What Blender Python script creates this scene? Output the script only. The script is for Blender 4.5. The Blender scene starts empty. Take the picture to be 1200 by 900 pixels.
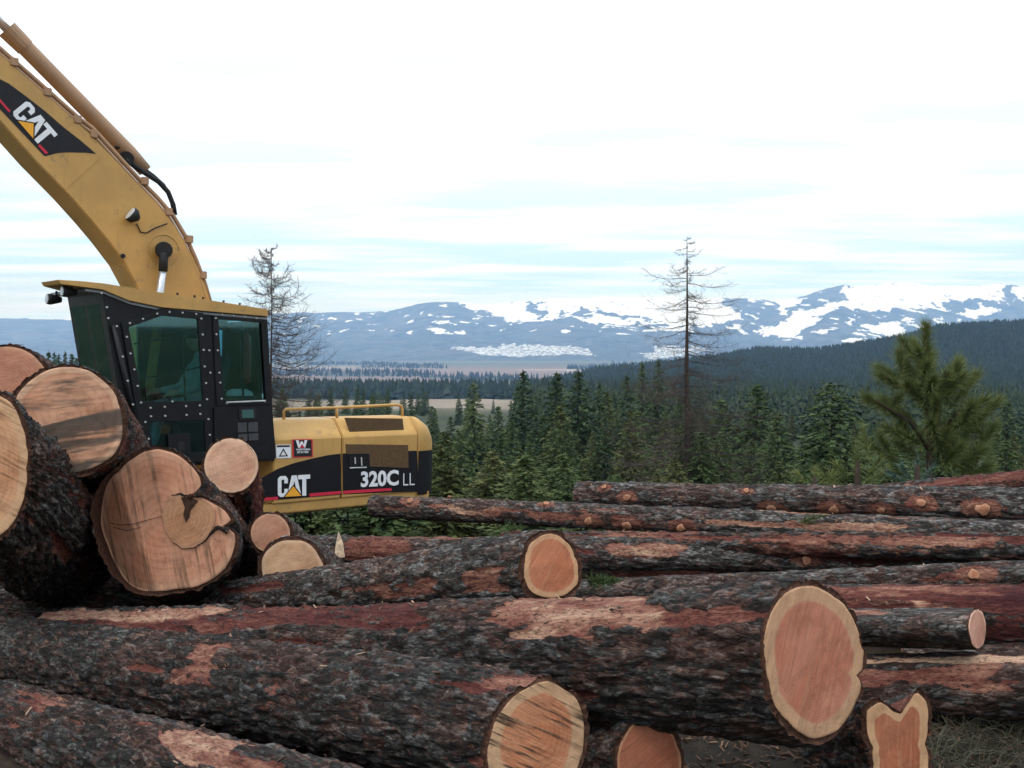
import bpy, bmesh, math, random
import numpy as np
from mathutils import Vector, Matrix, geometry

# ------------------------------------------------------------------ camera, sky, sun, exposure
sc = bpy.context.scene
C = sc.collection
EYE, FPX, HOR = 2.35, 1150.0, 405.0           # eye height (m), focal length in pixels of a 1200 px wide frame, horizon row
cam_d = bpy.data.cameras.new('camera'); cam = bpy.data.objects.new('camera', cam_d); C.objects.link(cam)
cam.location = (0, 0, EYE); cam.rotation_euler = (math.radians(90), 0, 0)
cam_d.sensor_width = 36; cam_d.lens = 36 * FPX / 1200; cam_d.shift_y = -(450 - HOR) / 1200
cam_d.clip_start = 0.1; cam_d.clip_end = 90000
sc.camera = cam
SUN_EL, SUN_AZ = math.radians(56), math.radians(215)      # azimuth from +Y clockwise: behind the camera, a little left
w = bpy.data.worlds.new('World'); sc.world = w; w.use_nodes = True
nt = w.node_tree; nt.nodes.clear()
def N(t, kind, **kw):
    n = t.nodes.new(kind)
    for k, v in kw.items():
        if k.startswith('i_'): n.inputs[k[2:].replace('_', ' ')].default_value = v
        else: setattr(n, k, v)
    return n
out = N(nt, 'ShaderNodeOutputWorld'); bg = N(nt, 'ShaderNodeBackground'); bg.inputs['Strength'].default_value = 0.13
sky = N(nt, 'ShaderNodeTexSky', sky_type='NISHITA', sun_disc=False, sun_elevation=SUN_EL, sun_rotation=SUN_AZ, dust_density=0.2, ozone_density=1.6, air_density=1.0)
tc = N(nt, 'ShaderNodeTexCoord'); sep = N(nt, 'ShaderNodeSeparateXYZ'); nt.links.new(tc.outputs['Generated'], sep.inputs[0])
zz = N(nt, 'ShaderNodeMath', operation='MAXIMUM'); nt.links.new(sep.outputs['Z'], zz.inputs[0]); zz.inputs[1].default_value = 0.0
zp = N(nt, 'ShaderNodeMath', operation='ADD'); nt.links.new(zz.outputs[0], zp.inputs[0]); zp.inputs[1].default_value = 0.035
comb = N(nt, 'ShaderNodeCombineXYZ')
for ax in 'XY':
    d = N(nt, 'ShaderNodeMath', operation='DIVIDE'); nt.links.new(sep.outputs[ax], d.inputs[0]); nt.links.new(zp.outputs[0], d.inputs[1])
    nt.links.new(d.outputs[0], comb.inputs[ax])
mp = N(nt, 'ShaderNodeMapping'); mp.inputs['Scale'].default_value = (0.28, 0.62, 1); mp.inputs['Rotation'].default_value = (0, 0, 0.06)
nt.links.new(comb.outputs[0], mp.inputs[0])
nz = N(nt, 'ShaderNodeTexNoise'); nz.inputs['Scale'].default_value = 0.75; nz.inputs['Detail'].default_value = 5; nz.inputs['Roughness'].default_value = 0.55
nt.links.new(mp.outputs[0], nz.inputs['Vector'])
# the cloud deck thickens overhead; thin gaps of sky show low down
el = N(nt, 'ShaderNodeMapRange'); nt.links.new(zz.outputs[0], el.inputs['Value'])
for i, v in enumerate((0.03, 0.17, -0.06, 0.5)): el.inputs[i + 1].default_value = v
ad = N(nt, 'ShaderNodeMath', operation='ADD'); nt.links.new(nz.outputs['Fac'], ad.inputs[0]); nt.links.new(el.outputs[0], ad.inputs[1])
cr = N(nt, 'ShaderNodeMapRange', interpolation_type='SMOOTHSTEP'); nt.links.new(ad.outputs[0], cr.inputs['Value'])
for i, v in enumerate((0.36, 0.60, 0.0, 1.0)): cr.inputs[i + 1].default_value = v
nz2 = N(nt, 'ShaderNodeTexNoise'); nz2.inputs['Scale'].default_value = 1.7; nz2.inputs['Detail'].default_value = 3
nt.links.new(mp.outputs[0], nz2.inputs['Vector'])
ccol = N(nt, 'ShaderNodeMix', data_type='RGBA'); ccol.inputs[6].default_value = (4.7, 6.9, 8.9, 1); ccol.inputs[7].default_value = (8.3, 9.0, 9.9, 1)
cm2 = N(nt, 'ShaderNodeMapRange'); nt.links.new(nz2.outputs['Fac'], cm2.inputs['Value'])
for i, v in enumerate((0.40, 0.66, 0, 1)): cm2.inputs[i + 1].default_value = v
cm3 = N(nt, 'ShaderNodeMath', operation='ADD', use_clamp=True); nt.links.new(cm2.outputs[0], cm3.inputs[0]); nt.links.new(el.outputs[0], cm3.inputs[1])
nt.links.new(cm3.outputs[0], ccol.inputs[0])
zen = N(nt, 'ShaderNodeMapRange'); nt.links.new(zz.outputs[0], zen.inputs['Value'])
for i, v in enumerate((0.0, 1.0, 0.97, 1.75)): zen.inputs[i + 1].default_value = v
cz_ = N(nt, 'ShaderNodeVectorMath', operation='SCALE'); nt.links.new(ccol.outputs[2], cz_.inputs[0]); nt.links.new(zen.outputs[0], cz_.inputs['Scale'])
mx = N(nt, 'ShaderNodeMix', data_type='RGBA'); nt.links.new(cr.outputs[0], mx.inputs[0])
nt.links.new(sky.outputs[0], mx.inputs[6]); nt.links.new(cz_.outputs[0], mx.inputs[7])
nt.links.new(mx.outputs[2], bg.inputs['Color']); nt.links.new(bg.outputs[0], out.inputs[0])
sl = bpy.data.lights.new('sun', 'SUN'); sl.energy = 1.2; sl.angle = math.radians(14); sl.color = (1, 0.95, 0.88)
so = bpy.data.objects.new('sun', sl); C.objects.link(so)
sdir = Vector((math.sin(SUN_AZ) * math.cos(SUN_EL), math.cos(SUN_AZ) * math.cos(SUN_EL), math.sin(SUN_EL)))
so.rotation_euler = sdir.to_track_quat('Z', 'Y').to_euler(); so.location = sdir * 60
vs = sc.view_settings; vs.view_transform = 'Standard'; vs.look = 'None'; vs.exposure = 0.0; vs.gamma = 1; vs.use_curve_mapping = False
sc.cycles.max_bounces = 8; sc.cycles.transparent_max_bounces = 16; sc.cycles.volume_bounces = 1
sc.cycles.use_denoising = True

# ------------------------------------------------------------------ helpers
rnd = random.Random(7)
def P(px, py, Y): return Vector(((px - 600) / FPX * Y, Y, EYE - (py - HOR) / FPX * Y))
def hash3(i, j, k, seed):
    n = (i.astype(np.int64) * 374761393 + j.astype(np.int64) * 668265263 + k.astype(np.int64) * 1440662683 + seed * 974711) & 0xffffffff
    n = ((n ^ (n >> 13)) * 1274126177) & 0xffffffff
    n = ((n ^ (n >> 15)) * 2246822519) & 0xffffffff
    return ((n ^ (n >> 16)) & 0xffff) / 65535.0
def vn(x, y, z, seed=0):
    xi, yi, zi = np.floor(x), np.floor(y), np.floor(z)
    fx, fy, fz = x - xi, y - yi, z - zi
    fx = fx * fx * (3 - 2 * fx); fy = fy * fy * (3 - 2 * fy); fz = fz * fz * (3 - 2 * fz)
    r = 0
    for a in (0, 1):
        wa = fx if a else 1 - fx
        for b in (0, 1):
            wb = fy if b else 1 - fy
            for c in (0, 1):
                r = r + wa * wb * (fz if c else 1 - fz) * hash3(xi + a, yi + b, zi + c, seed)
    return r
def fbm(x, y, z, seed=0, oct=4, gain=0.5):
    r, a, t = 0, 1.0, 0
    for o in range(oct):
        r = r + a * vn(x * 2 ** o + 17.3 * o, y * 2 ** o, z * 2 ** o, seed + o); t += a; a *= gain
    return r / t
def sstep(a, b, x): t = np.clip((x - a) / (b - a), 0, 1); return t * t * (3 - 2 * t)
def mesh_np(name, V, F, attrs=None, smooth=True):
    me = bpy.data.meshes.new(name)
    V = np.asarray(V, dtype=np.float32); F = np.asarray(F, dtype=np.int32); k = F.shape[1]
    me.vertices.add(len(V)); me.vertices.foreach_set('co', V.ravel())
    me.loops.add(F.size); me.loops.foreach_set('vertex_index', F.ravel())
    me.polygons.add(len(F)); me.polygons.foreach_set('loop_start', np.arange(0, F.size, k, dtype=np.int32))
    me.polygons.foreach_set('loop_total', np.full(len(F), k, dtype=np.int32))
    me.polygons.foreach_set('use_smooth', np.full(len(F), smooth))
    for an, av in (attrs or {}).items():
        av = np.asarray(av, dtype=np.float32)
        if av.ndim == 1:
            a = me.attributes.new(an, 'FLOAT', 'POINT'); a.data.foreach_set('value', av)
        else:
            a = me.attributes.new(an, 'FLOAT_COLOR', 'POINT'); a.data.foreach_set('color', np.c_[av, np.ones(len(av))].astype(np.float32).ravel())
    me.update(calc_edges=True); return me
def mesh_py(name, V, F, smooth=False):
    me = bpy.data.meshes.new(name); me.from_pydata([tuple(v) for v in V], [], F); me.update()
    if smooth:
        for p in me.polygons: p.use_smooth = True
    return me
def obj(name, me, mat=None, parent=None):
    o = bpy.data.objects.new(name, me); C.objects.link(o)
    if mat is not None and len(me.materials) == 0: me.materials.append(mat)
    if parent is not None: o.parent = parent
    return o
def tag(o, label, cat, group=None):
    o['label'] = label; o['category'] = cat
    if group: o['group'] = group
    return o
def thing(name, label, cat, M=None, group=None):
    o = bpy.data.objects.new(name, None); C.objects.link(o); o.empty_display_size = 0.2
    if M is not None: o.matrix_world = M
    return tag(o, label, cat, group)
def grid_faces(nu, nv, wrap):
    i = np.arange(nu - 1)[:, None]; j = np.arange(nv if wrap else nv - 1)[None, :]
    j2 = (j + 1) % nv
    return np.stack([i * nv + j, i * nv + j2, (i + 1) * nv + j2, (i + 1) * nv + j], -1).reshape(-1, 4)
class MB:                                            # collects tubes, prisms and boxes into one mesh
    def __init__(s): s.V = []; s.F = []
    def add(s, V, F): b = len(s.V); s.V += [tuple(v) for v in V]; s.F += [[i + b for i in f] for f in F]; return s
    def tube(s, pts, rad, n=8, cap=True):
        pts = [Vector(p) for p in pts]; m = len(pts)
        if not hasattr(rad, '__len__'): rad = [rad] * m
        V, up = [], None
        for i, p in enumerate(pts):
            t = (pts[min(i + 1, m - 1)] - pts[max(i - 1, 0)]).normalized()
            if up is None: up = t.orthogonal().normalized()
            up = (up - t * up.dot(t)).normalized(); sd = t.cross(up)
            V += [p + (up * math.cos(2 * math.pi * k / n) + sd * math.sin(2 * math.pi * k / n)) * rad[i] for k in range(n)]
        F = [[i * n + k, i * n + (k + 1) % n, (i + 1) * n + (k + 1) % n, (i + 1) * n + k] for i in range(m - 1) for k in range(n)]
        if cap: F += [list(range(n))[::-1], [(m - 1) * n + k for k in range(n)]]
        return s.add(V, F)
    def box(s, a, b):
        x0, y0, z0 = a; x1, y1, z1 = b
        V = [(x, y, z) for x in (x0, x1) for y in (y0, y1) for z in (z0, z1)]
        return s.add(V, [[0, 1, 3, 2], [4, 6, 7, 5], [0, 4, 5, 1], [2, 3, 7, 6], [0, 2, 6, 4], [1, 5, 7, 3]])
    def plate(s, loops, y0, y1):                     # (u, w) loops, the first the outline, the rest holes, between planes y0 and y1
        tri = geometry.tessellate_polygon([[Vector((p[0], p[1], 0)) for p in l] for l in loops])
        flat = [p for l in loops for p in l]; n = len(flat)
        V = [(p[0], y0, p[1]) for p in flat] + [(p[0], y1, p[1]) for p in flat]
        F = [list(t) for t in tri] + [[i + n for i in t][::-1] for t in tri]; b = 0
        for l in loops:
            m = len(l); F += [[b + i, b + (i + 1) % m, n + b + (i + 1) % m, n + b + i] for i in range(m)]; b += m
        return s.add(V, F)
    def build(s, name, mat, parent=None, bevel=0, smooth=False):
        me = mesh_py(name, s.V, s.F)
        bm = bmesh.new(); bm.from_mesh(me); bmesh.ops.recalc_face_normals(bm, faces=bm.faces)
        if bevel:
            es = [e for e in bm.edges if len(e.link_faces) == 2 and e.calc_face_angle(0) > 0.5]
            bmesh.ops.bevel(bm, geom=es, offset=bevel, segments=2, affect='EDGES', clamp_overlap=True)
        bm.to_mesh(me); bm.free()
        if smooth:
            for p in me.polygons: p.use_smooth = True
        return obj(name, me, mat, parent)

# ------------------------------------------------------------------ materials
class G:                                             # tiny node-graph writer
    def __init__(s, name):
        s.m = bpy.data.materials.new(name); s.m.use_nodes = True; s.t = s.m.node_tree; s.t.nodes.clear()
        s.o = s.t.nodes.new('ShaderNodeOutputMaterial'); s.b = s.t.nodes.new('ShaderNodeBsdfPrincipled'); s.l(s.b.outputs[0], s.o.inputs[0])
        s.b.inputs['Roughness'].default_value = 0.9; s.b.inputs['Specular IOR Level'].default_value = 0.2
    def l(s, a, b): s.t.links.new(a, b)
    def put(s, sock, v):
        if isinstance(v, (int, float)): sock.default_value = v
        elif isinstance(v, (tuple, list)): sock.default_value = (*v, 1) if len(v) == 3 and sock.type == 'RGBA' else v
        else: s.l(v, sock)
    def coord(s, kind='Object', scale=(1, 1, 1), rot=(0, 0, 0)):
        c = s.t.nodes.new('ShaderNodeTexCoord'); m = s.t.nodes.new('ShaderNodeMapping'); m.inputs['Scale'].default_value = scale
        m.inputs['Rotation'].default_value = rot; s.l(c.outputs[kind], m.inputs[0]); return m.outputs[0]
    def noise(s, vec, scale, detail=4, rough=0.55, dist=0):
        n = s.t.nodes.new('ShaderNodeTexNoise'); s.l(vec, n.inputs['Vector'])
        n.inputs['Scale'].default_value = scale; n.inputs['Detail'].default_value = detail; n.inputs['Roughness'].default_value = rough; n.inputs['Distortion'].default_value = dist
        return n.outputs['Fac']
    def vor(s, vec, scale, feature='F1', out='Distance'):
        n = s.t.nodes.new('ShaderNodeTexVoronoi'); n.feature = feature; s.l(vec, n.inputs['Vector']); n.inputs['Scale'].default_value = scale; return n.outputs[out]
    def attr(s, name, o='Fac'): n = s.t.nodes.new('ShaderNodeAttribute'); n.attribute_name = name; return n.outputs[o]
    def math(s, op, a, b=0.0, clamp=False):
        n = s.t.nodes.new('ShaderNodeMath'); n.operation = op; n.use_clamp = clamp; s.put(n.inputs[0], a); s.put(n.inputs[1], b); return n.outputs[0]
    def rng(s, v, a, b, c=0.0, d=1.0):
        n = s.t.nodes.new('ShaderNodeMapRange'); n.interpolation_type = 'SMOOTHSTEP'; s.put(n.inputs[0], v)
        for i, q in enumerate((a, b, c, d)): n.inputs[i + 1].default_value = q
        return n.outputs[0]
    def mix(s, f, a, b, mode='MIX'):
        n = s.t.nodes.new('ShaderNodeMix'); n.data_type = 'RGBA'; n.blend_type = mode; s.put(n.inputs[0], f); s.put(n.inputs[6], a); s.put(n.inputs[7], b); return n.outputs[2]
    def ramp(s, f, stops):
        n = s.t.nodes.new('ShaderNodeValToRGB'); s.l(f, n.inputs[0]); e = n.color_ramp.elements
        while len(e) < len(stops): e.new(0.5)
        for k, (p, c) in enumerate(stops): e[k].position = p; e[k].color = (*c, 1)
        return n.outputs[0]
    def bump(s, h, strength=0.5, dist=0.01):
        n = s.t.nodes.new('ShaderNodeBump'); n.inputs['Strength'].default_value = strength; n.inputs['Distance'].default_value = dist
        s.put(n.inputs['Height'], h); s.l(n.outputs[0], s.b.inputs['Normal'])
    def col(s, c): s.put(s.b.inputs['Base Color'], c); return s
    def p(s, **kw):
        for k, v in kw.items(): s.put(s.b.inputs[k.replace('_', ' ')], v)
        return s
def plain(name, c, rough=0.6, spec=0.3, metal=0.0, var=0.15, scale=9.0, bump=0.0):
    g = G(name); n = g.noise(g.coord(), scale, 5)
    g.col(g.mix(g.rng(n, 0.3, 0.7), tuple(x * (1 - var) for x in c), tuple(min(1, x * (1 + var)) for x in c)))
    g.p(Roughness=rough, Specular_IOR_Level=spec, Metallic=metal)
    if bump: g.bump(n, bump, 0.01)
    return g.m

def bark_material(name, grey, red=0.35, strip_cols=((.060, .016, .018), (.16, .050, .038), (.32, .145, .10), (.62, .40, .27))):
    g = G(name)
    v = g.coord(scale=(0.42, 1, 1)); v2 = g.coord(scale=(0.5, 1, 1))
    nd = g.t.nodes.new('ShaderNodeTexNoise'); g.l(v, nd.inputs['Vector']); nd.inputs['Scale'].default_value = 16; nd.inputs['Detail'].default_value = 3
    dm = g.t.nodes.new('ShaderNodeVectorMath'); dm.operation = 'MULTIPLY_ADD'; g.l(nd.outputs['Color'], dm.inputs[0]); dm.inputs[1].default_value = (.05, .05, .05); g.l(v, dm.inputs[2]); vd = dm.outputs[0]
    n1 = g.noise(v, 85, 8, 0.75, 0.3); n2 = g.noise(v2, 9, 5, 0.6); n3 = g.noise(v2, 190, 4, 0.75); n4 = g.noise(v2, 2.8, 6, 0.7); n5 = g.noise(v, 22, 7, 0.75)
    c1 = g.vor(vd, 32, 'F1', 'Color'); c2 = g.vor(vd, 90, 'F1', 'Color'); d1 = g.vor(vd, 32, 'F1', 'Distance'); d2 = g.vor(vd, 90, 'F1', 'Distance')
    sp1 = g.t.nodes.new('ShaderNodeSeparateColor'); g.l(c1, sp1.inputs[0]); sp2 = g.t.nodes.new('ShaderNodeSeparateColor'); g.l(c2, sp2.inputs[0])
    crest = g.attr('crest'); strip = g.attr('strip'); tone = g.attr('tone')
    k = grey
    fl = g.math('ADD', g.math('MULTIPLY', n1, 0.62), g.math('ADD', g.math('MULTIPLY', sp1.outputs[0], 0.16), g.math('ADD', g.math('MULTIPLY', sp2.outputs[0], 0.16), g.math('MULTIPLY', n5, .14))))
    c = g.ramp(fl, [(0.36, (.006 * k, .0055 * k, .005 * k)), (0.50, (.024 * k, .022 * k, .020 * k)), (0.60, (.062 * k, .059 * k, .055 * k)), (0.74, (.20 * k, .195 * k, .185 * k))])
    c = g.mix(g.rng(crest, 0.1, 0.45, .55, 0), c, g.mix(n2, (.03, .013, .009), (.014, .011, .010)))
    redc = g.ramp(fl, [(0.36, (.020, .008, .006)), (0.50, (.075, .028, .019)), (0.62, (.19, .08, .055)), (.76, (.40, .23, .16))])
    c = g.mix(g.math('MULTIPLY', g.rng(g.math('ADD', n4, g.math('MULTIPLY', g.math('SUBTRACT', sp1.outputs[1], .5), .22)), 0.48, 0.60), red), c, redc)
    c = g.mix(g.rng(sp2.outputs[2], 0.90, 0.95, 0, 0.5), c, redc)
    c = g.mix(g.rng(n3, 0.64, 0.72, 0, 0.5), c, g.mix(g.rng(n2, .47, .58), (.26, .25, .23), (.30, .16, .11)))
    ns = g.noise(g.coord(scale=(0.13, 1, 1)), 24, 8, 0.75, 0.6)
    st = g.ramp(g.math('ADD', g.math('ADD', g.math('MULTIPLY', ns, 1.05), g.math('MULTIPLY', sp2.outputs[1], .14)), g.math('SUBTRACT', tone, 0.60)), [(0.10, strip_cols[0]), (0.38, strip_cols[1]), (0.62, strip_cols[2]), (0.92, strip_cols[3])])
    st = g.mix(g.rng(n1, 0.38, 0.5, 0.75, 0), st, (.022, .012, .010))
    edge = g.math('ADD', strip, g.math('ADD', g.math('MULTIPLY', g.math('SUBTRACT', n1, 0.5), 1.3), g.math('MULTIPLY', g.math('SUBTRACT', sp1.outputs[2], 0.5), .55)))
    c = g.mix(g.rng(edge, 0.42, 0.54), c, st)
    g.col(c); g.p(Roughness=0.9, Specular_IOR_Level=0.18)
    hgt = g.math('ADD', g.math('SUBTRACT', g.math('MULTIPLY', sp1.outputs[0], .9), g.math('MULTIPLY', d1, .5)), g.math('ADD', g.math('MULTIPLY', n1, .8), g.math('SUBTRACT', g.math('MULTIPLY', sp2.outputs[0], .45), g.math('MULTIPLY', d2, .3))))
    g.bump(hgt, 1.0, 0.022)
    return g.m
def cut_material(name, heart, sap, sapf=0.82, saw=0.3, sawrot=0.6, stain=0.0, dark=(.10, .06, .04), ringk=90.0, sawscale=22.0):
    g = G(name); rf = g.attr('rf'); v = g.coord()
    nb = g.noise(v, 4, 3); n1 = g.noise(v, 70, 5, 0.65)
    rfw = g.math('ADD', rf, g.math('MULTIPLY', g.math('SUBTRACT', nb, 0.5), 0.07))
    ph = g.math('ADD', g.math('MULTIPLY', rfw, ringk), g.math('MULTIPLY', g.noise(v, 1.5, 2), 9))
    rings = g.math('SINE', ph); rg = g.math('MULTIPLY', g.rng(rings, 0.0, 1.0), g.rng(g.noise(v, 2.6, 3), .35, .65, .25, 1))
    h = g.mix(g.math('MULTIPLY', rg, 0.42), heart, tuple(x * y for x, y in zip(heart, (.62, .5, .45))))
    h = g.mix(g.rng(g.noise(v, 3.2, 4), 0.42, 0.62, 0, 0.5), h, tuple(x * y for x, y in zip(heart, (.82, .66, .58))))
    s = g.mix(g.math('MULTIPLY', rg, 0.15), sap, heart)
    c = g.mix(g.rng(rfw, sapf - 0.03, sapf + 0.03), h, s)
    vr = g.t.nodes.new('ShaderNodeMapping'); vr.inputs['Rotation'].default_value = (sawrot, 0, 0); g.l(v, vr.inputs[0])
    vs_ = g.t.nodes.new('ShaderNodeMapping'); vs_.inputs['Scale'].default_value = (0.0, 0.05, 1.0); g.l(vr.outputs[0], vs_.inputs[0]); vs_ = vs_.outputs[0]
    sw = g.noise(vs_, sawscale * 1.6, 4, 0.6)
    brk = g.rng(g.noise(v, 6, 3), .38, .6)
    c = g.mix(g.math('MULTIPLY', g.rng(sw, 0.50, 0.60, 0, saw), g.math('ADD', g.math('MULTIPLY', brk, .7), .3)), c, dark)
    c = g.mix(g.rng(g.noise(vs_, sawscale * 4.5, 3, .6), 0.5, 0.68, 0, 0.35 * min(1, saw + 0.45)), c, tuple(min(1, x * 1.25) for x in sap))
    if stain:
        v3 = g.t.nodes.new('ShaderNodeMapping'); v3.inputs['Scale'].default_value = (0, .22, 1.3); g.l(vr.outputs[0], v3.inputs[0])
        c = g.mix(g.rng(g.noise(v3.outputs[0], 4.2, 5, 0.6, .3), 0.46, 0.55, 0, stain), c, (.075, .065, .055))
    c = g.mix(g.rng(n1, 0.55, 0.78, 0, 0.3), c, dark)
    c = g.mix(1.0, c, g.ramp(g.noise(v, 9, 6, .7), [(.3, (.72, .68, .66)), (.5, (1, 1, 1)), (.7, (1.1, 1.08, 1.06))]), 'MULTIPLY')
    c = g.mix(g.rng(g.noise(v, 26, 5, .75), .62, .72, 0, .45), c, tuple(x * .3 for x in heart))
    at2 = g.t.nodes.new('ShaderNodeMath'); at2.operation = 'ARCTAN2'; sx = g.t.nodes.new('ShaderNodeSeparateXYZ'); g.l(v, sx.inputs[0]); g.l(sx.outputs[2], at2.inputs[0]); g.l(sx.outputs[1], at2.inputs[1])
    cx_ = g.t.nodes.new('ShaderNodeCombineXYZ'); g.l(at2.outputs[0], cx_.inputs[0]); g.put(cx_.inputs[1], g.math('MULTIPLY', rf, .35)); cx_.inputs[2].default_value = heart[1] * 50
    c = g.mix(g.math('MULTIPLY', g.rng(g.noise(cx_.outputs[0], 5.5, 5, .75), .66, .72, 0, .6), g.rng(rf, .08, .3)), c, tuple(x * .28 for x in heart))
    barkc = g.ramp(g.noise(v, 60, 5, .7), [(.3, (.02, .011, .008)), (.55, (.085, .038, .024)), (.75, (.19, .095, .06))])
    c = g.mix(g.rng(rf, 1.0, 1.015), c, barkc)
    g.col(c); g.p(Roughness=0.85, Specular_IOR_Level=0.2)
    g.bump(g.math('ADD', g.math('MULTIPLY', sw, 0.6), g.math('MULTIPLY', n1, 0.4)), 0.5, 0.01)
    return g.m

M_bark = bark_material('bark_dark', 1.0, 0.36); M_bark_grey = bark_material('bark_grey', 1.7, 0.4); M_bark_red = bark_material('bark_red', 1.1, 0.9)
M_end = cut_material('cut_plain', (.55, .27, .16), (.66, .40, .25), 0.86, 0.2)
M_knot = cut_material('cut_knot', (.36, .16, .09), (.40, .20, .12), 0.7, 0.5)
def paint_material(name, c):
    g = G(name); v = g.coord(); big = g.noise(v, 1.6, 5, .65); fine = g.noise(v, 45, 6, .75); streak = g.noise(g.coord(scale=(9, 9, .7)), 3, 5, .65)
    k = g.mix(g.rng(big, .35, .65), tuple(x * .88 for x in c), tuple(x * 1.08 for x in c))
    k = g.mix(g.math('MULTIPLY', g.rng(streak, .52, .75), .20), k, (.15, .095, .05)); k = g.mix(g.rng(fine, .66, .74, 0, .75), k, (.10, .055, .03)); k = g.mix(g.rng(g.noise(v, 7, 6, .8), .56, .70, 0, .6), k, (.17, .12, .075))
    g.col(k); g.p(Roughness=g.rng(big, .3, .7, .38, .65), Specular_IOR_Level=.4); g.bump(fine, .12, .004); return g.m
M_yellow = paint_material('machine_yellow', (.475, .27, .08))
M_copper = paint_material('faded_brown_paint', (.34, .195, .105))
M_black = plain('black_paint', (.0065, .0065, .008), 0.45, 0.25, var=0.25)
M_decal = plain('decal_black', (.007, .007, .010), 0.4, 0.25, var=0.2)
M_grille = plain('brown_mesh', (.10, .06, .03), 0.8, 0.2, var=0.35, scale=70, bump=0.5)
M_rubber = plain('rubber', (.016, .016, .017), 0.7, 0.25)
M_steel = plain('steel', (.55, .56, .58), 0.3, 0.5, 0.8)
M_bolt = plain('bolt_zinc', (.40, .40, .39), 0.45, 0.5, 0.0)
M_white = plain('white_vinyl', (.72, .72, .74), 0.5, 0.3, var=0.06)
M_red = plain('red_vinyl', (.55, .02, .05), 0.5, 0.3, var=0.06)
M_orange = plain('orange_vinyl', (.80, .36, .03), 0.5, 0.3, var=0.06)
M_dirt_steel = plain('muddy_steel', (.06, .05, .042), 0.85, 0.2, var=0.4)
M_seat = plain('seat_fabric', (.05, .05, .055), 0.9, 0.1)
M_trim = plain('cab_trim', (.22, .23, .23), 0.8, 0.2)
def glass_material():
    g = G('tinted_glass'); g.t.nodes.remove(g.b)
    tr = g.t.nodes.new('ShaderNodeBsdfTransparent'); tr.inputs[0].default_value = (.64, .87, .88, 1)
    gl = g.t.nodes.new('ShaderNodeBsdfGlossy'); gl.inputs['Roughness'].default_value = 0.03; gl.inputs['Color'].default_value = (.55, .85, .86, 1)
    fr = g.t.nodes.new('ShaderNodeFresnel'); fr.inputs['IOR'].default_value = 1.45
    mxs = g.t.nodes.new('ShaderNodeMixShader'); fa = g.math('ADD', fr.outputs[0], 0.06); g.l(fa, mxs.inputs[0]); g.l(tr.outputs[0], mxs.inputs[1]); g.l(gl.outputs[0], mxs.inputs[2]); g.l(mxs.outputs[0], g.o.inputs[0])
    return g.m
M_glass = glass_material()
def leaf_material(name, a, b, c=None):
    g = G(name); gi = g.t.nodes.new('ShaderNodeNewGeometry'); oi = g.t.nodes.new('ShaderNodeObjectInfo')
    f = g.math('ADD', g.math('MULTIPLY', gi.outputs['Random Per Island'], 0.65), g.math('MULTIPLY', oi.outputs['Random'], 0.35))
    g.col(g.ramp(f, [(0.05, a), (0.75, b), (1.0, c or b)])); g.p(Roughness=0.75, Specular_IOR_Level=0.2)
    return g.m
M_leaf = [leaf_material('needles_dark', (.026, .048, .022), (.066, .100, .038), (.11, .135, .05)),
          leaf_material('needles_mid', (.034, .060, .022), (.085, .118, .040), (.13, .15, .055)),
          leaf_material('needles_olive', (.040, .055, .020), (.10, .11, .036), (.15, .13, .05)),
          leaf_material('needles_blue', (.03, .06, .045), (.08, .13, .10), (.14, .19, .15))]
M_far = leaf_material('far_conifer', (.012, .024, .020), (.026, .043, .032), (.04, .055, .038))
M_slope = leaf_material('slope_conifer', (.014, .027, .015), (.032, .050, .026), (.05, .066, .032))
M_trunk = plain('conifer_trunk', (.055, .04, .032), 0.95, 0.1, var=0.4, scale=6)
M_twig = plain('bare_twig', (.075, .058, .05), 0.95, 0.1, var=0.3, scale=3)

# ------------------------------------------------------------------ ground sheet
RIDGE = np.array([(300, 500), (480, 478), (540, 470), (600, 462), (650, 451), (700, 440), (760, 435), (840, 426), (888, 417), (960, 418), (1000, 412), (1060, 402), (1100, 391), (1160, 387), (1200, 386), (1350, 380), (1700, 372)], float)
YR = 1600.0
def ground_h(X, Y):
    X = np.asarray(X, float); Y = np.asarray(Y, float)
    r = np.hypot(X, Y)
    yy = np.where(Y > 0, np.maximum(Y, r * 0.35), r * 0.35)
    ky = [0, 4.9, 6.2, 8.2, 9.6, 11, 16, 30, 60, 100, 200, 400, 600, 900, 1300, 2500, 8000, 14000, 40000]
    kz = [.48, .45, .18, -.05, -.6, -.72, -1.5, -3.6, -8.2, -13.4, -21, -29, -34, -47, -64, -95, -118, -118, -150]
    h = np.interp(yy, ky, kz)
    h = np.where(Y <= 0, np.where(r < 60, np.interp(r, [0, 5, 60], [.48, .45, 1.5]), np.interp(r, [60, 400, 3000, 40000], [1.5, 10, 0, -120])), h)
    t = X / np.maximum(Y, 0.3)                                          # berm under the right-hand deck
    h = h + np.where(Y > 0, sstep(0.05, 0.25, t) * np.interp(yy, [0, 5.1, 6.0, 8.6, 11], [0, 0, .40, .55, 0]), 0)
    px = 600 + FPX * X / np.maximum(Y, 1)
    zr = EYE - (np.interp(px, RIDGE[:, 0], RIDGE[:, 1]) - HOR) / FPX * YR
    k = np.where(Y > 300, sstep(650, YR, Y) * (1 - sstep(YR * 1.02, YR * 1.9, Y)), 0)
    h = h + np.maximum(0, zr - h) * k * sstep(430, 650, px)
    h = h + np.where(Y > 20, (fbm(X / 40, Y / 40, X * 0, 3, 3) - .5) * np.clip(r / 60, 0, 5) * np.clip(1 - k, 0.3, 1), (fbm(X * 1.3, Y * 1.3, X * 0, 5, 4) - .5) * 0.14)
    return h
def gh(x, y): return float(ground_h(np.array([x]), np.array([y]))[0])
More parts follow.
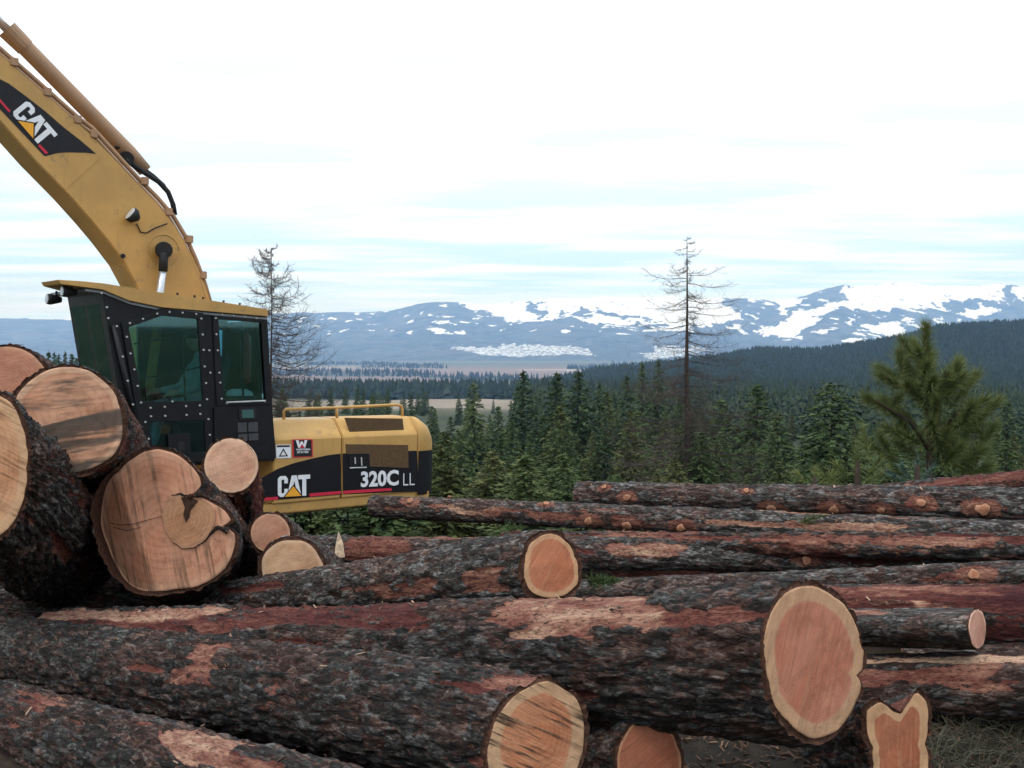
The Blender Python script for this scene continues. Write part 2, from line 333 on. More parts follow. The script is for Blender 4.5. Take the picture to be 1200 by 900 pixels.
def build_ground():
    rr = np.concatenate([[0.0], np.geomspace(0.5, 26000, 300)])
    an = np.radians(np.concatenate([np.arange(-40, 40, 0.25), np.arange(40, 320, 4.0)]))
    R, A = np.meshgrid(rr, an, indexing='ij'); X = R * np.sin(A); Y = R * np.cos(A)
    x, y = X.ravel(), Y.ravel(); z = ground_h(x, y); r = np.hypot(x, y)
    px = np.where(y > 1, 600 + FPX * x / np.maximum(y, 1), -999)
    n1 = fbm(x / 3, y / 3, x * 0, 11); n2 = fbm(x / 60, y / 25, x * 0, 12); n3 = fbm(x / 900, y / 420, x * 0, 13)
    def mixc(a, b, t): return np.array(a)[None] * (1 - t[:, None]) + np.array(b)[None] * t[:, None]
    near = mixc((.018, .014, .011), (.050, .036, .026), n1)
    slope = mixc((.022, .034, .013), (.058, .060, .028), sstep(.35, .65, fbm(x / 9, y / 9, x * 0, 15)))
    col = near * (1 - sstep(11, 17, r))[:, None] + slope * sstep(11, 17, r)[:, None]
    fw = sstep(560, 640, px) * sstep(60, 120, r); col = col * (1 - .9 * fw)[:, None] + np.array((.026, .034, .019))[None] * (.9 * fw)[:, None]
    field = mixc((.19, .155, .125), (.27, .23, .18), n2)
    woods = mixc((.02, .03, .02), (.045, .05, .032), n2)
    t = sstep(500, 540, r) * (1 - sstep(.62, .7, fbm(x / 200, y / 120, x * 0, 16))) * (1 - sstep(590, 640, px))
    col = col * (1 - t)[:, None] + field * t[:, None]
    t = sstep(820, 880, r); col = col * (1 - t)[:, None] + woods * t[:, None]
    plainc = mixc((.135, .10, .095), (.21, .165, .14), n3)
    plainc = np.where((n3 > .60)[:, None], np.array((.34, .28, .24))[None], plainc)
    plainc = np.where((fbm(x / 500, y / 900, x * 0, 19) > .60)[:, None], np.array((.05, .06, .05))[None], plainc)
    t = sstep(1250, 1400, r); col = col * (1 - t)[:, None] + plainc * t[:, None]
    green = mixc((.06, .075, .055), (.11, .115, .085), n3); t = sstep(4300, 5600, r); col = col * (1 - t)[:, None] + green * t[:, None]
    hill = sstep(590, 660, px) * sstep(300, 420, y) * (1 - sstep(2200, 2600, y)); col = col * (1 - hill)[:, None] + woods * hill[:, None]
    for poly in ([(528, 411), (600, 405), (690, 409), (702, 414), (560, 417)], [(738, 414), (790, 408), (838, 412), (765, 419)], [(-40, 402), (40, 398), (100, 401), (100, 408), (-40, 410)]):
        py = HOR + FPX * (EYE - z) / np.maximum(y, 1); cx, cy = np.mean(poly, 0)
        e = np.hypot((px - cx) / (np.ptp([q[0] for q in poly]) / 2), (py - cy) / (np.ptp([q[1] for q in poly]) / 2)) + (fbm(x / 300, y / 300, x * 0, 23) - .5) * 1.4
        s = (1 - sstep(.85, 1.0, e)) * (y > 4000); col = col * (1 - s)[:, None] + np.array((.68, .64, .62))[None] * s[:, None]
    me = mesh_np('ground', np.c_[x, y, z], grid_faces(len(rr), len(an), True), {'Col': col})
    g = G('ground'); c = g.attr('Col', 'Color'); v = g.coord(); n = g.noise(v, 14, 6, 0.7); nn = g.noise(v, 0.6, 5, 0.7)
    c = g.mix(1.0, c, g.ramp(n, [(0.3, (.55, .55, .55)), (0.7, (1.4, 1.35, 1.25))]), 'MULTIPLY')
    c = g.mix(1.0, c, g.ramp(nn, [(0.35, (.7, .72, .7)), (0.65, (1.25, 1.22, 1.2))]), 'MULTIPLY')
    g.col(c); g.bump(n, 0.8, 0.05)
    o = obj('ground', me, g.m); o['kind'] = 'structure'
build_ground()

# ------------------------------------------------------------------ snowy mountain range
def in_poly(x, y, poly):
    r = np.zeros(x.shape, bool); n = len(poly)
    for i in range(n):
        x1, y1 = poly[i]; x2, y2 = poly[(i + 1) % n]
        c = ((y1 > y) != (y2 > y)) & (x < (x2 - x1) * (y - y1) / ((y2 - y1) if y2 != y1 else 1e-9) + x1)
        r ^= c
    return r
def build_mountains():
    prof = np.array([(-900, 376), (-50, 374), (0, 373), (75, 375), (200, 374), (350, 367), (400, 366), (440, 365), (470, 362), (500, 354), (522, 353), (545, 355), (580, 357), (600, 353), (650, 350), (700, 349), (760, 348), (800, 348), (840, 350), (880, 349), (905, 352), (922, 351), (945, 346), (970, 337), (990, 334), (1003, 336), (1030, 333), (1045, 330), (1070, 332), (1090, 335), (1140, 335), (1185, 333), (1200, 336), (1300, 341), (1500, 350), (2100, 362)], float)
    px = np.concatenate([np.linspace(-900, -60, 60), np.linspace(-55, 1255, 900), np.linspace(1260, 2100, 60)])
    t = np.concatenate([np.linspace(0, 1, 150), np.linspace(1.03, 1.7, 14)])
    T, PX = np.meshgrid(t, px, indexing='ij'); Y = 7600 + 5200 * T; X = (PX - 600) / FPX * Y; x, y, tt, p = X.ravel(), Y.ravel(), T.ravel(), PX.ravel()
    zr = EYE - (np.interp(p, prof[:, 0], prof[:, 1]) - HOR) / FPX * 12800; base = -135.0
    sp = np.where(tt < 1, 0.16 * np.clip(tt, 0, 1) ** 0.6 + 0.84 * np.clip(tt, 0, 1) ** 2.2, 1 - (tt - 1) * 0.8)
    n = fbm(x / 1300, y / 2600, x * 0, 31, 5); rg = 1 - np.abs(2 * n - 1)
    z = base + (zr - base) * (sp + (rg - .62) * 0.65 * np.clip(tt, 0, 1) * np.clip(1 - tt, 0, 1) ** .8 * 1.6 * (tt < 1))
    z += (fbm(x / 160, y / 160, x * 0, 37, 3) - .5) * 34 * np.clip(tt * 3, 0, 1)
    py = HOR + FPX * (EYE - z) / y
    jx = p + (fbm(x / 260, y / 400, x * 0, 41, 6, .65) - .5) * 44; jy = py + (fbm(x / 260, y / 240, x * 0, 42, 6, .65) - .5) * 9 + (fbm(x / 75, y / 1500, x * 0, 49, 3) - .5) * 9
    polys = [[(538, 352), (597, 376), (606, 378), (637, 375), (658, 368), (677, 361), (720, 366), (760, 374), (800, 381), (872, 376), (868, 368), (845, 346), (800, 340), (700, 340), (650, 342), (600, 348)],
             [(678, 371), (720, 372), (742, 378), (720, 383), (690, 378)], [(910, 346), (940, 344), (920, 369), (908, 369)],
             [(990, 326), (1052, 322), (1184, 325), (1180, 356), (1144, 374), (1104, 362), (1080, 364), (1000, 362), (976, 360), (944, 384), (928, 397), (896, 393), (912, 376), (960, 358), (992, 350)],
             [(1192, 328), (1300, 334), (1300, 352), (1196, 350)], [(526, 409), (600, 402), (692, 407), (704, 415), (560, 417)], [(736, 415), (790, 406), (842, 411), (765, 420)]]
    holes = [[(618, 352), (640, 352), (632, 372), (622, 372)], [(1095, 352), (1180, 350), (1178, 362), (1110, 364)]]
    snow = np.zeros(len(x))
    for q in polys: snow[in_poly(jx, jy, q)] = .9
    for q in polys[-2:]: snow[in_poly(jx, jy, q)] = .5
    for q in holes: snow[in_poly(jx, jy, q)] = 0
    sp1 = fbm(x / 110, y / 170, x * 0, 43, 3); big = fbm(x / 700, y / 900, x * 0, 44, 2)
    snow = np.where((snow == 0) & (sp1 > .70 - .13 * sstep(.5, .72, big)) & (py < 392) & (p > 300), 0.7, snow)
    q = [(980, 398), (1016, 382), (1064, 374), (1084, 384), (1052, 397), (1008, 403)]
    snow = np.where(in_poly(jx, jy, q) & (sp1 > .45), 0.75, snow)
    sp2 = fbm(x / 55, y / 90, x * 0, 47, 3); snow = np.where((snow > .8) & (sp2 > .70), 0.5, snow)
    me = mesh_np('mountain_range', np.c_[x, y, z], grid_faces(len(t), len(px), False), {'snow': snow})
    g = G('mountain'); s = g.attr('snow'); v = g.coord(); n1 = g.noise(v, 0.03, 7, 0.75); n2 = g.noise(v, 0.0016, 4)
    forest = g.mix(g.rng(n1, .35, .65), (.026, .040, .036), (.09, .105, .09)); forest = g.mix(g.rng(n2, .45, .65, 0, .5), forest, (.13, .12, .10)); forest = g.mix(g.rng(g.noise(g.coord(scale=(1, .5, 1)), 0.006, 6, .7), .50, .64, 0, .5), forest, (.16, .16, .16)); forest = g.mix(g.rng(g.noise(v, 0.004, 5, .7), .5, .62, 0, .7), forest, (.012, .02, .02))
    f = g.rng(g.math('ADD', s, g.math('MULTIPLY', g.math('SUBTRACT', n1, .5), 2.1)), .36, .66)
    g.col(g.mix(f, forest, (.86, .87, .9))); g.bump(n1, 1.0, 30)
    o = obj('mountain_range', me, g.m); o['kind'] = 'structure'
build_mountains()

# ------------------------------------------------------------------ far woods (one mass each)
def far_trees(name, pts, hs, mat, seed, label, fine=False):
    r = np.random.RandomState(seed); n = len(pts); k = 6
    V = []; F = []; k = 7
    a = np.arange(k) * 2 * np.pi / k
    tiers = [(0.02, .25, .42), (.20, .22, .60), (.38, .17, .76), (.56, .125, .90), (.74, .075, 1.0)]
    if fine: k = 11; a = np.arange(k) * 2 * np.pi / k; tiers = [(q / 11 - .02 + .02 * (q % 2), .19 * (1 - q / 11.5) ** .8 + .01, min(1.0, q / 11 + .16)) for q in range(11)]
    nv = len(tiers) * (k + 1)
    base = np.zeros((n, nv, 3)); rot = r.rand(n) * 6.28; fat = .75 + .5 * r.rand(n)
    for ti, (z0, rr_, z1) in enumerate(tiers):
        jit = (.35 + 1.0 * r.rand(n, k)) if fine else (.5 + .9 * r.rand(n, k))
        base[:, ti * (k + 1):ti * (k + 1) + k, 0] = np.cos(a[None] + rot[:, None]) * rr_ * jit * (hs * fat)[:, None]
        base[:, ti * (k + 1):ti * (k + 1) + k, 1] = np.sin(a[None] + rot[:, None]) * rr_ * jit * (hs * fat)[:, None]
        base[:, ti * (k + 1):ti * (k + 1) + k, 2] = (z0 + .10 * (r.rand(n, k) - .5)) * hs[:, None]
        base[:, ti * (k + 1) + k, 2] = z1 * hs
    base += pts[:, None, :]
    tf = np.array([[ti * (k + 1) + j, ti * (k + 1) + (j + 1) % k, ti * (k + 1) + k] for ti in range(len(tiers)) for j in range(k)])
    Fc = (tf[None] + (np.arange(n) * nv)[:, None, None]).reshape(-1, 3)
    o = obj(name, mesh_np(name, base.reshape(-1, 3), Fc, smooth=False), mat); o['kind'] = 'stuff'; o['label'] = label; o['category'] = 'forest'
    return o
def scatter(n, x0, x1, y0, y1, seed, keep=None):
    r = np.random.RandomState(seed); Y = np.sqrt(y0 ** 2 + r.rand(n) * (y1 ** 2 - y0 ** 2)); X = (x0 + r.rand(n) * (x1 - x0) - 600) / FPX * Y
    m = np.ones(n, bool) if keep is None else keep(X, Y, 600 + FPX * X / Y, r)
    X, Y = X[m], Y[m]; return np.c_[X, Y, ground_h(X, Y) - .3], r
p_, r_ = scatter(17500, 580, 1330, 520, 1640, 51, lambda X, Y, px, r: (px > 600 + (1500 - Y) * .03) & (r.rand(len(X)) < .97))
far_trees('ridge_forest', p_, 11 + 8 * r_.rand(len(p_)), M_far, 52, 'dark conifer forest covering the low ridge on the right')
p_, r_ = scatter(1900, 600, 1330, 250, 600, 57, lambda X, Y, px, r: px > 605)
far_trees('slope_forest', p_, 7 + 9 * r_.rand(len(p_)), M_slope, 58, 'dense conifers filling the foot of the dark ridge', True)
p_, r_ = scatter(2600, -60, 640, 880, 1200, 53)
far_trees('tree_line', p_, 13 + 9 * r_.rand(len(p_)), M_far, 54, 'dark conifer tree line beyond the pale field')
def pk(X, Y, px, r): return fbm(X / 500, Y / 900, X * 0, 19) > .55
p_, r_ = scatter(9000, -60, 900, 2600, 6500, 55, pk)
far_trees('valley_woods', p_, 14 + 8 * r_.rand(len(p_)), M_far, 56, 'scattered dark woods on the brown valley floor')

# ------------------------------------------------------------------ logs
def outline_to_polar(pts, M_inv, origin, nrm, n=240):
    th, rr = [], []
    for q in pts:
        d = P(q[0], q[1], 1.0) - Vector((0, 0, EYE)); e = Vector((0, 0, EYE))
        k = (origin - e).dot(nrm) / d.dot(nrm); l = M_inv @ (e + d * k)
        th.append(math.atan2(l.z, l.y)); rr.append(math.hypot(l.y, l.z))
    o = np.argsort(th); th = np.array(th)[o]; rr = np.array(rr)[o]
    t = np.linspace(-math.pi, math.pi, n, endpoint=False)
    return t, np.interp(t, np.r_[th - 2 * math.pi, th, th + 2 * math.pi], np.r_[rr, rr, rr])
LOGTOPS = []
def make_log(name, label, near, far, r0, r1, outline=None, cut_az=None, cut_el=0.0, mat=M_bark, end_mat=None, seed=1, res=0.014, strips=(), strip_noise=0.62,
             tone=0.36, depth=0.02, bow=0.0, knots=(), bark_t=.024, group='cut logs piled at the landing', far_cut=True, blend=0.9, facet=None, notch=None, lump=0.06):
    p0, p1 = P(*near) if len(near) == 3 else Vector(near[:3]), P(*far) if len(far) == 3 else Vector(far[:3])
    ax = (p1 - p0); L = ax.length; ax.normalize()
    e2 = Vector((0, 0, 1)); e2 = (e2 - ax * e2.dot(ax)).normalized(); e1 = ax.cross(e2) * -1
    # local x along the log, y towards the camera side, z up
    if e1.dot(Vector((0, 0, EYE)) - (p0 + p1) / 2) < 0:
        e1 = -e1
    hand = 1 if ax.cross(e1).dot(e2) > 0 else -1
    M = Matrix((ax, e1 if hand > 0 else -e1, e2)).transposed().to_4x4(); M.translation = p0; Mi = M.inverted()
    ys = 1 if hand > 0 else -1                       # camera side is local +y or -y
    root = thing(name, label, 'log', M, group)
    if cut_az is None: nl = Vector((-1, 0, 0))
    else:
        a = math.radians(cut_az); nw = Vector((math.sin(a) * math.cos(cut_el), math.cos(a) * math.cos(cut_el), math.sin(cut_el)))
        nl = (Mi.to_3x3() @ nw).normalized()
    nth = max(28, int(2 * math.pi * max(r0, r1) / res)); nsn = max(10, int(L / (res * 1.35)))
    th = np.linspace(-math.pi, math.pi, nth, endpoint=False)
    if outline is not None:
        tt, ro = outline_to_polar(outline, Mi, p0, M.to_3x3() @ nl); R0 = np.interp(th, np.r_[tt, math.pi], np.r_[ro, ro[0]])
    else: R0 = r0 * (1 + (fbm(np.cos(th) * 1.4, np.sin(th) * 1.4, th * 0 + seed, seed, 3) - .5) * 0.22)
    s = np.linspace(0, 1, nsn); S, TH = np.meshgrid(s * L, th, indexing='ij')
    cy, cz = np.cos(TH), np.sin(TH)
    b = np.exp(-(S / blend) ** 1.5)
    Rr = R0[None] * b + (r0 + (r1 - r0) * S / L) * (1 - b)
    kn = []
    for (kx, ky, kr, kl) in knots:                   # where each stub seen in the picture sits on the stem
        e = Vector((0, 0, EYE)); lo = Mi.to_3x3() @ (P(kx, ky, 1.0) - e); ee = Mi @ e
        aq = lo.y ** 2 + lo.z ** 2; bq = 2 * (ee.y * lo.y + ee.z * lo.z); xs = (ee - lo * (bq / (2 * aq))).x; rad = r0 + (r1 - r0) * min(1, max(0, xs / L))
        tk = (-bq - math.sqrt(max(0, bq * bq - 4 * aq * (ee.y ** 2 + ee.z ** 2 - rad * rad)))) / (2 * aq); kn.append((ee + lo * tk, kr, kl))
    # off-square cut: slide the near stations along the log
    offs = -(Rr * cy * nl.y + Rr * cz * nl.z) / (nl.x if abs(nl.x) > .15 else -.15)
    Sx = S + offs * np.exp(-(S / (0.55 + r0)) ** 2)
    qx, qy, qz = Sx, r0 * cy, r0 * cz
    low = fbm(qx * 1.6, qy * 3, qz * 3, seed, 3) - .5
    wq = (fbm(qx * 3, qy * 8, qz * 8, seed + 9, 2) - .5) * 1.3
    n1 = vn(qx * 9 + wq, qy * 36 + wq * 2, qz * 36, seed + 2); rid = 1 - np.abs(2 * n1 - 1)
    n2 = vn(qx * 18, qy * 60 + wq, qz * 60, seed + 3)
    crest = np.clip(1.15 - sstep(.55, .98, rid) * 1.1, 0, 1) * (.65 + .35 * n2)
    st = sstep(strip_noise, strip_noise + .05, fbm(qx * 1.3 + 5, qy * 11, qz * 11, seed + 21, 5, .62))
    tn = np.full(S.shape, tone) + (fbm(qx * 2, qy * 6, qz * 6, seed + 23, 4) - .5) * .8
    for (sa, sb, ta, tb, tv) in strips:
        ta_, tb_ = math.radians(ta), math.radians(tb); thc = np.arctan2(cz, cy * ys)
        wob = (fbm(qx * 2.0, qy * 11, qz * 11, seed + 31, 5, .6) - .5)
        d = np.minimum(np.minimum(S - sa, sb - S) / .10, np.minimum(thc - ta_, tb_ - thc) / .16)
        mk = sstep(-.15, .5, d + wob * 6.0) * ((.72 if tv > .6 else .5) + (.28 if tv > .6 else .5) * sstep(.36, .56, fbm(qx * 9, qy * 24, qz * 24, seed + 33, 3, .6)))
        st = np.maximum(st, mk); tn = tn * (1 - mk) + (tv + wob * .5) * mk
    for (h, kr, kl) in kn:
        dd = np.sqrt(((Sx - h.x) * .55) ** 2 + (Rr * cy - h.y) ** 2 + (Rr * cz - h.z) ** 2); mk = sstep(kr * 2.4, kr * 1.2, dd + wq * .02); st = np.maximum(st, mk * .9); tn = tn * (1 - mk) + .55 * mk
    R = Rr * (1 + low * lump * 2) + depth * .8 * (crest - .5) * (1 - st * .8) + depth * .7 * (n2 - .5) - st * depth * .7
    if notch:
        for (ta, wid, dep, ln) in notch: R = R - dep * np.exp(-((np.arctan2(np.sin(TH - ta), np.cos(TH - ta))) / wid) ** 2) * np.exp(-(S / ln) ** 2)
    R[0] = np.minimum(R[0], R0 * 1.02) ; R[0] = R[0] * .995
    bw = bow * np.sin(np.pi * S / L)
    V = np.stack([Sx, R * cy, R * cz + bw], -1)
    rag = (fbm(np.cos(th) * r0 * 30, np.sin(th) * r0 * 30, th * 0, seed + 41, 3) - .5) * .05
    V[0, :, 0] += rag * .6
    F = grid_faces(nsn, nth, True)
    me = mesh_np('bark', V.reshape(-1, 3), F if hand > 0 else F, {'crest': crest.ravel(), 'strip': st.ravel(), 'tone': np.clip(tn, 0, 1).ravel()})
    obj('bark', me, mat, root)
    tops = V[:, :, :].reshape(-1, 3)[(np.sin(TH.ravel()) > .55)]
    LOGTOPS.append((np.array(M)[:3, :3] @ tops[::37].T).T + np.array(M.translation))
    # near cut face: wood inside the bark rim, in the plane of the cut, edge bevelled back by the bark
    def cap(at, Rsm, edge, nlv, sgn, mt, fct=None):
        nr = 26 if r0 > .12 else 10
        rf = np.linspace(0, 1, nr) ** .8; RF, T = np.meshgrid(rf, th, indexing='ij')
        wav = (fbm(np.cos(th) * 2.2, np.sin(th) * 2.2, th * 0 + 3, seed + 61, 3) - .5) * .05
        Rw = (np.maximum(Rsm - bark_t, Rsm * .75) * (1 + wav))[None] * RF
        yy, zz_ = Rw * np.cos(T), Rw * np.sin(T)
        xx = at - (yy * nlv.y + zz_ * nlv.z) / (nlv.x if abs(nlv.x) > .15 else -.15 * sgn)
        xx = xx - sgn * .006 + (fbm(yy * 9, zz_ * 9, yy * 0, seed + 51, 3) - .5) * .012
        if fct:                                          # a second, undercut saw plane
            fl = Mi @ P(fct[0][0], fct[0][1], p0.y); fn = math.hypot(fl.y, fl.z); fy, fz, fc, fs = fl.y / fn, fl.z / fn, fct[1], fct[2]; dd = np.maximum(0, yy * fy + zz_ * fz - fc); xx = xx + dd * fs
        Vc = np.stack([xx, yy, zz_], -1)
        rows, rfs = [Vc], [RF]
        for f, back in ((.06, .004), (.35, .012), (.7, .008), (1.0, 0.0)):
            jj = (hash3(np.arange(nth), np.full(nth, int(f * 100)), np.zeros(nth), seed) - .5) * .012 * (0 < f < 1)
            rw = Vc[-1] * (1 - f) + edge * f; rw = rw.copy(); rw[:, 0] += sgn * back + jj; rows.append(rw[None]); rfs.append(np.full((1, nth), 1.02 + f * .2))
        Vc = np.concatenate(rows); RFa = np.concatenate(rfs)
        return obj('cut_end', mesh_np('cut_end', Vc.reshape(-1, 3), grid_faces(nr + 4, nth, True), {'rf': RFa.ravel()}), mt, root)
    cap(0.0, R0, V[0], nl, 1, end_mat or M_end, facet)
    if far_cut:
        cap(L, np.full(nth, r1), V[-1], Vector((1, 0, 0)), -1, M_end)
    # trimmed branch stubs where the picture shows them
    for (h, kr, kl) in kn:
        nrm = Vector((0, h.y, h.z)).normalized(); nrm = (nrm + Vector((.35 * (rnd.random() - .3), 0, .2 * rnd.random()))).normalized()
        mb = MB(); up = nrm.orthogonal().normalized(); sd = nrm.cross(up); nn = 9; rg = random.Random(int(h.x * 7000))
        ring = lambda dist, rad, j: [h + nrm * dist + (up * math.cos(6.283 * i / nn) + sd * math.sin(6.283 * i / nn)) * rad * (1 + j * (rg.random() - .5)) for i in range(nn)]
        Vk = ring(-.03, kr * 1.25, .5) + ring(kl * .2, kr * .95, .7) + ring(kl * .4, kr * .7, .8) + [h + nrm * (kl * .3)]
        Fk = [[a_ * nn + i, a_ * nn + (i + 1) % nn, (a_ + 1) * nn + (i + 1) % nn, (a_ + 1) * nn + i] for a_ in range(2) for i in range(nn)] + [[2 * nn + i, 2 * nn + (i + 1) % nn, 3 * nn] for i in range(nn)]
        me = mesh_py('knot', Vk, Fk, True); a_ = me.attributes.new('rf', 'FLOAT', 'POINT'); a_.data.foreach_set('value', np.array([1.1] * nn + [1.0] * nn + [.85] * nn + [0.], dtype=np.float32))
        obj('knot', me, M_knot, root)
    return root, M, L
def cropped(ox, oy, k, pts): return [(ox + x / k, oy + y / k) for x, y in pts]
def ell(cx, cy, rx, ry, n=24): return [(cx + rx * math.cos(6.2832 * i / n), cy + ry * math.sin(6.2832 * i / n)) for i in range(n)]

A_end = cropped(860, 660, 3.911, [(120, 300), (150, 210), (220, 120), (300, 78), (390, 85), (460, 125), (530, 200), (570, 280), (588, 360), (606, 400), (600, 490), (562, 522), (590, 550), (585, 600), (540, 700), (480, 780), (380, 828), (310, 815), (230, 750), (165, 660), (135, 560), (120, 440)])
B_end = cropped(400, 560, 2.6475, [(430, 880), (440, 800), (490, 700), (560, 640), (640, 610), (700, 640), (750, 690), (768, 760), (762, 850), (745, 900), (720, 960), (650, 1005), (560, 1010), (480, 980), (440, 930)])
E_end = [(717, 885), (732, 851), (751, 834), (770, 834), (789, 851), (798, 873), (803, 900), (797, 925), (775, 943), (745, 943), (724, 922)]
D_end = [(1018, 900), (1016, 876), (1010, 848), (1011, 828), (1028, 817), (1044, 827), (1056, 830), (1066, 816), (1075, 804), (1087, 815), (1092, 844), (1089, 872), (1092, 900), (1085, 935), (1050, 948), (1022, 930)]
F_end = cropped(400, 560, 2.6475, [(556, 330), (552, 260), (570, 200), (610, 168), (650, 160), (700, 185), (735, 240), (746, 300), (740, 340), (700, 375), (640, 388), (580, 368)])
G_end = cropped(90, 500, 3.871, [(60, 400), (75, 330), (120, 240), (180, 190), (230, 140), (300, 100), (370, 88), (440, 105), (520, 160), (570, 220), (580, 262), (562, 285), (500, 336), (575, 312), (640, 345), (690, 380), (718, 430), (668, 452), (726, 476), (734, 530), (715, 600), (690, 650), (620, 710), (540, 745), (450, 755), (350, 765), (250, 745), (180, 690), (130, 620), (90, 520)])
H_end = cropped(0, 390, 2.727, [(40, 200), (80, 150), (150, 108), (220, 96), (290, 108), (345, 150), (390, 220), (405, 290), (400, 350), (372, 405), (300, 445), (230, 462), (165, 445), (125, 395), (90, 330), (60, 270)])
L_end = [(0, 458), (14, 467), (28, 492), (35, 520), (37, 550), (34, 578), (26, 602), (12, 624), (0, 634), (-22, 636), (-48, 612), (-62, 560), (-58, 505), (-38, 468), (-16, 456)]
heartA, sapA = (.50, .20, .125), (.52, .305, .175)
make_log('log', 'biggest foreground log, oval red-hearted cut end with pale sapwood ring', (948, 775, 3.75), (60, 760, 6.1), .25, .235, A_end, 144, 0, M_bark, cut_material('cut_A', heartA, sapA, .80, .25, 1.2, ringk=170), 11, .011,
         strips=[(.55, 1.35, 40, 120, .62), (.75, 1.2, 30, 80, .75), (1.7, 3.1, 40, 150, .25), (2.6, 4.6, 35, 80, .34), (3.0, 4.9, 62, 95, .72), (2.2, 2.6, -10, 40, .4)], depth=.024, strip_noise=.66)
make_log('log', 'foreground log with dark diagonal saw marks across its round cut end', (625, 850, 3.6), (-75, 755, 6.7), .215, .215, B_end, 152, 0, M_bark, cut_material('cut_B', (.52, .22, .115), (.54, .33, .19), .74, .92, -.62, dark=(.035, .024, .018), ringk=70, sawscale=34), 12, .011,
         strips=[(.0, .16, 60, 200, .55), (1.75, 1.95, 20, 75, .55), (1.2, 1.3, 0, 40, .5)], depth=.022, strip_noise=.66)
make_log('log', 'dark log in the bottom left corner with torn pink inner bark', (455, 982, 3.2), (-90, 817, 5.5), .18, .18, None, None, 0, M_bark, None, 13, .011, strips=[(.75, 1.25, 50, 110, .66), (.3, .75, 30, 80, .55)], depth=.022, strip_noise=.70)
make_log('log', 'reddish brown cut log end at the bottom edge under the biggest log', (760, 888, 4.0), (420, 905, 6.2), .17, .16, E_end, 155, 0, M_bark, cut_material('cut_E', (.42, .15, .085), (.50, .24, .13), .93, .15, .4, ringk=80), 14, .014)
make_log('log', 'notched hourglass-shaped cut log end in the bottom right', (1051, 873, 4.0), (860, 905, 5.6), .16, .17, D_end, 176, 0, M_bark_red, cut_material('cut_D', (.38, .14, .075), (.52, .31, .17), .74, .1, 1.5, ringk=40), 15, .012, blend=.6)
make_log('log', 'log with orange cut end and a light sapwood ring in the middle of the pile', (647, 660, 5.0), (225, 712, 7.0), .155, .15, F_end, 160, 0, M_bark_grey, cut_material('cut_F', (.54, .205, .11), (.60, .34, .19), .84, .2, 1.0, ringk=70), 16, .013, strips=[(.05, .5, -40, 12, .62), (.6, 1.2, -30, 5, .55)], depth=.016)
g_log = make_log('log', 'huge cut log butt with a hooked bark seam in the left stack', (190, 612, 6.2), (275, 690, 10.2), .44, .38, G_end, 172, 0, M_bark_red, cut_material('cut_G', (.56, .27, .165), (.60, .32, .20), .9, .85, 1.75, dark=(.20, .105, .065), ringk=60, sawscale=15), 17, .02, blend=.5, facet=[(128, 640), .17, 1.0])
make_log('log', 'thick log with grey stained cut end resting against the cab', (83, 490, 5.9), (150, 560, 9.0), .32, .28, H_end, 168, 0, M_bark_red, cut_material('cut_H', (.57, .30, .185), (.62, .37, .24), .9, .75, .1, stain=.9, dark=(.20, .13, .085), ringk=40, sawscale=10), 18, .016, blend=.6)
make_log('log', 'log at the left edge with rough black and orange bark', (-14, 546, 5.2), (72, 655, 7.4), .40, .37, L_end, 160, 0, M_bark, cut_material('cut_L', (.60, .32, .175), (.60, .36, .205), .8, .9, -.5, dark=(.24, .12, .06), ringk=50, sawscale=34), 19, .013, strips=[(.75, 1.7, -10, 60, .35)], depth=.035, blend=.5)
make_log('log', 'reddish cut log end topmost at the left edge', (8, 458, 6.4), (60, 470, 10.0), .31, .28, ell(8, 458, 56, 56), 175, 0, M_bark_red, cut_material('cut_T', (.48, .22, .14), (.52, .27, .17), .93, .2, .2, dark=(.2, .1, .07)), 20, .018)
make_log('log', 'slim log propped up with a pale round end before the yellow hood', (271, 546, 7.2), (290, 690, 9.3), .21, .19, ell(271, 546, 35.5, 36), 178, .12, M_bark_red, cut_material('cut_S', (.64, .38, .26), (.68, .44, .30), .9, .15, .2, ringk=60), 21, .014, depth=.03, strip_noise=.5)
make_log('log', 'small round log end just above the half-buried pale one', (317, 625, 6.9), (345, 640, 9.0), .16, .15, ell(317, 625, 27, 27), 176, 0, M_bark_grey, cut_material('cut_S2', (.56, .29, .19), (.60, .34, .22), .9, .1, .3), 22, .016)
make_log('log', 'half-buried pale log end touching the propped slim log stack', (343, 668, 6.5), (380, 672, 8.2), .22, .2, [(303, 672), (304, 652), (318, 636), (340, 629), (362, 633), (378, 650), (384, 668), (378, 690), (345, 702), (315, 695)], 176, 0, M_bark_grey, cut_material('cut_S3', (.60, .37, .22), (.62, .40, .25), .9, .1, .3), 23, .016)
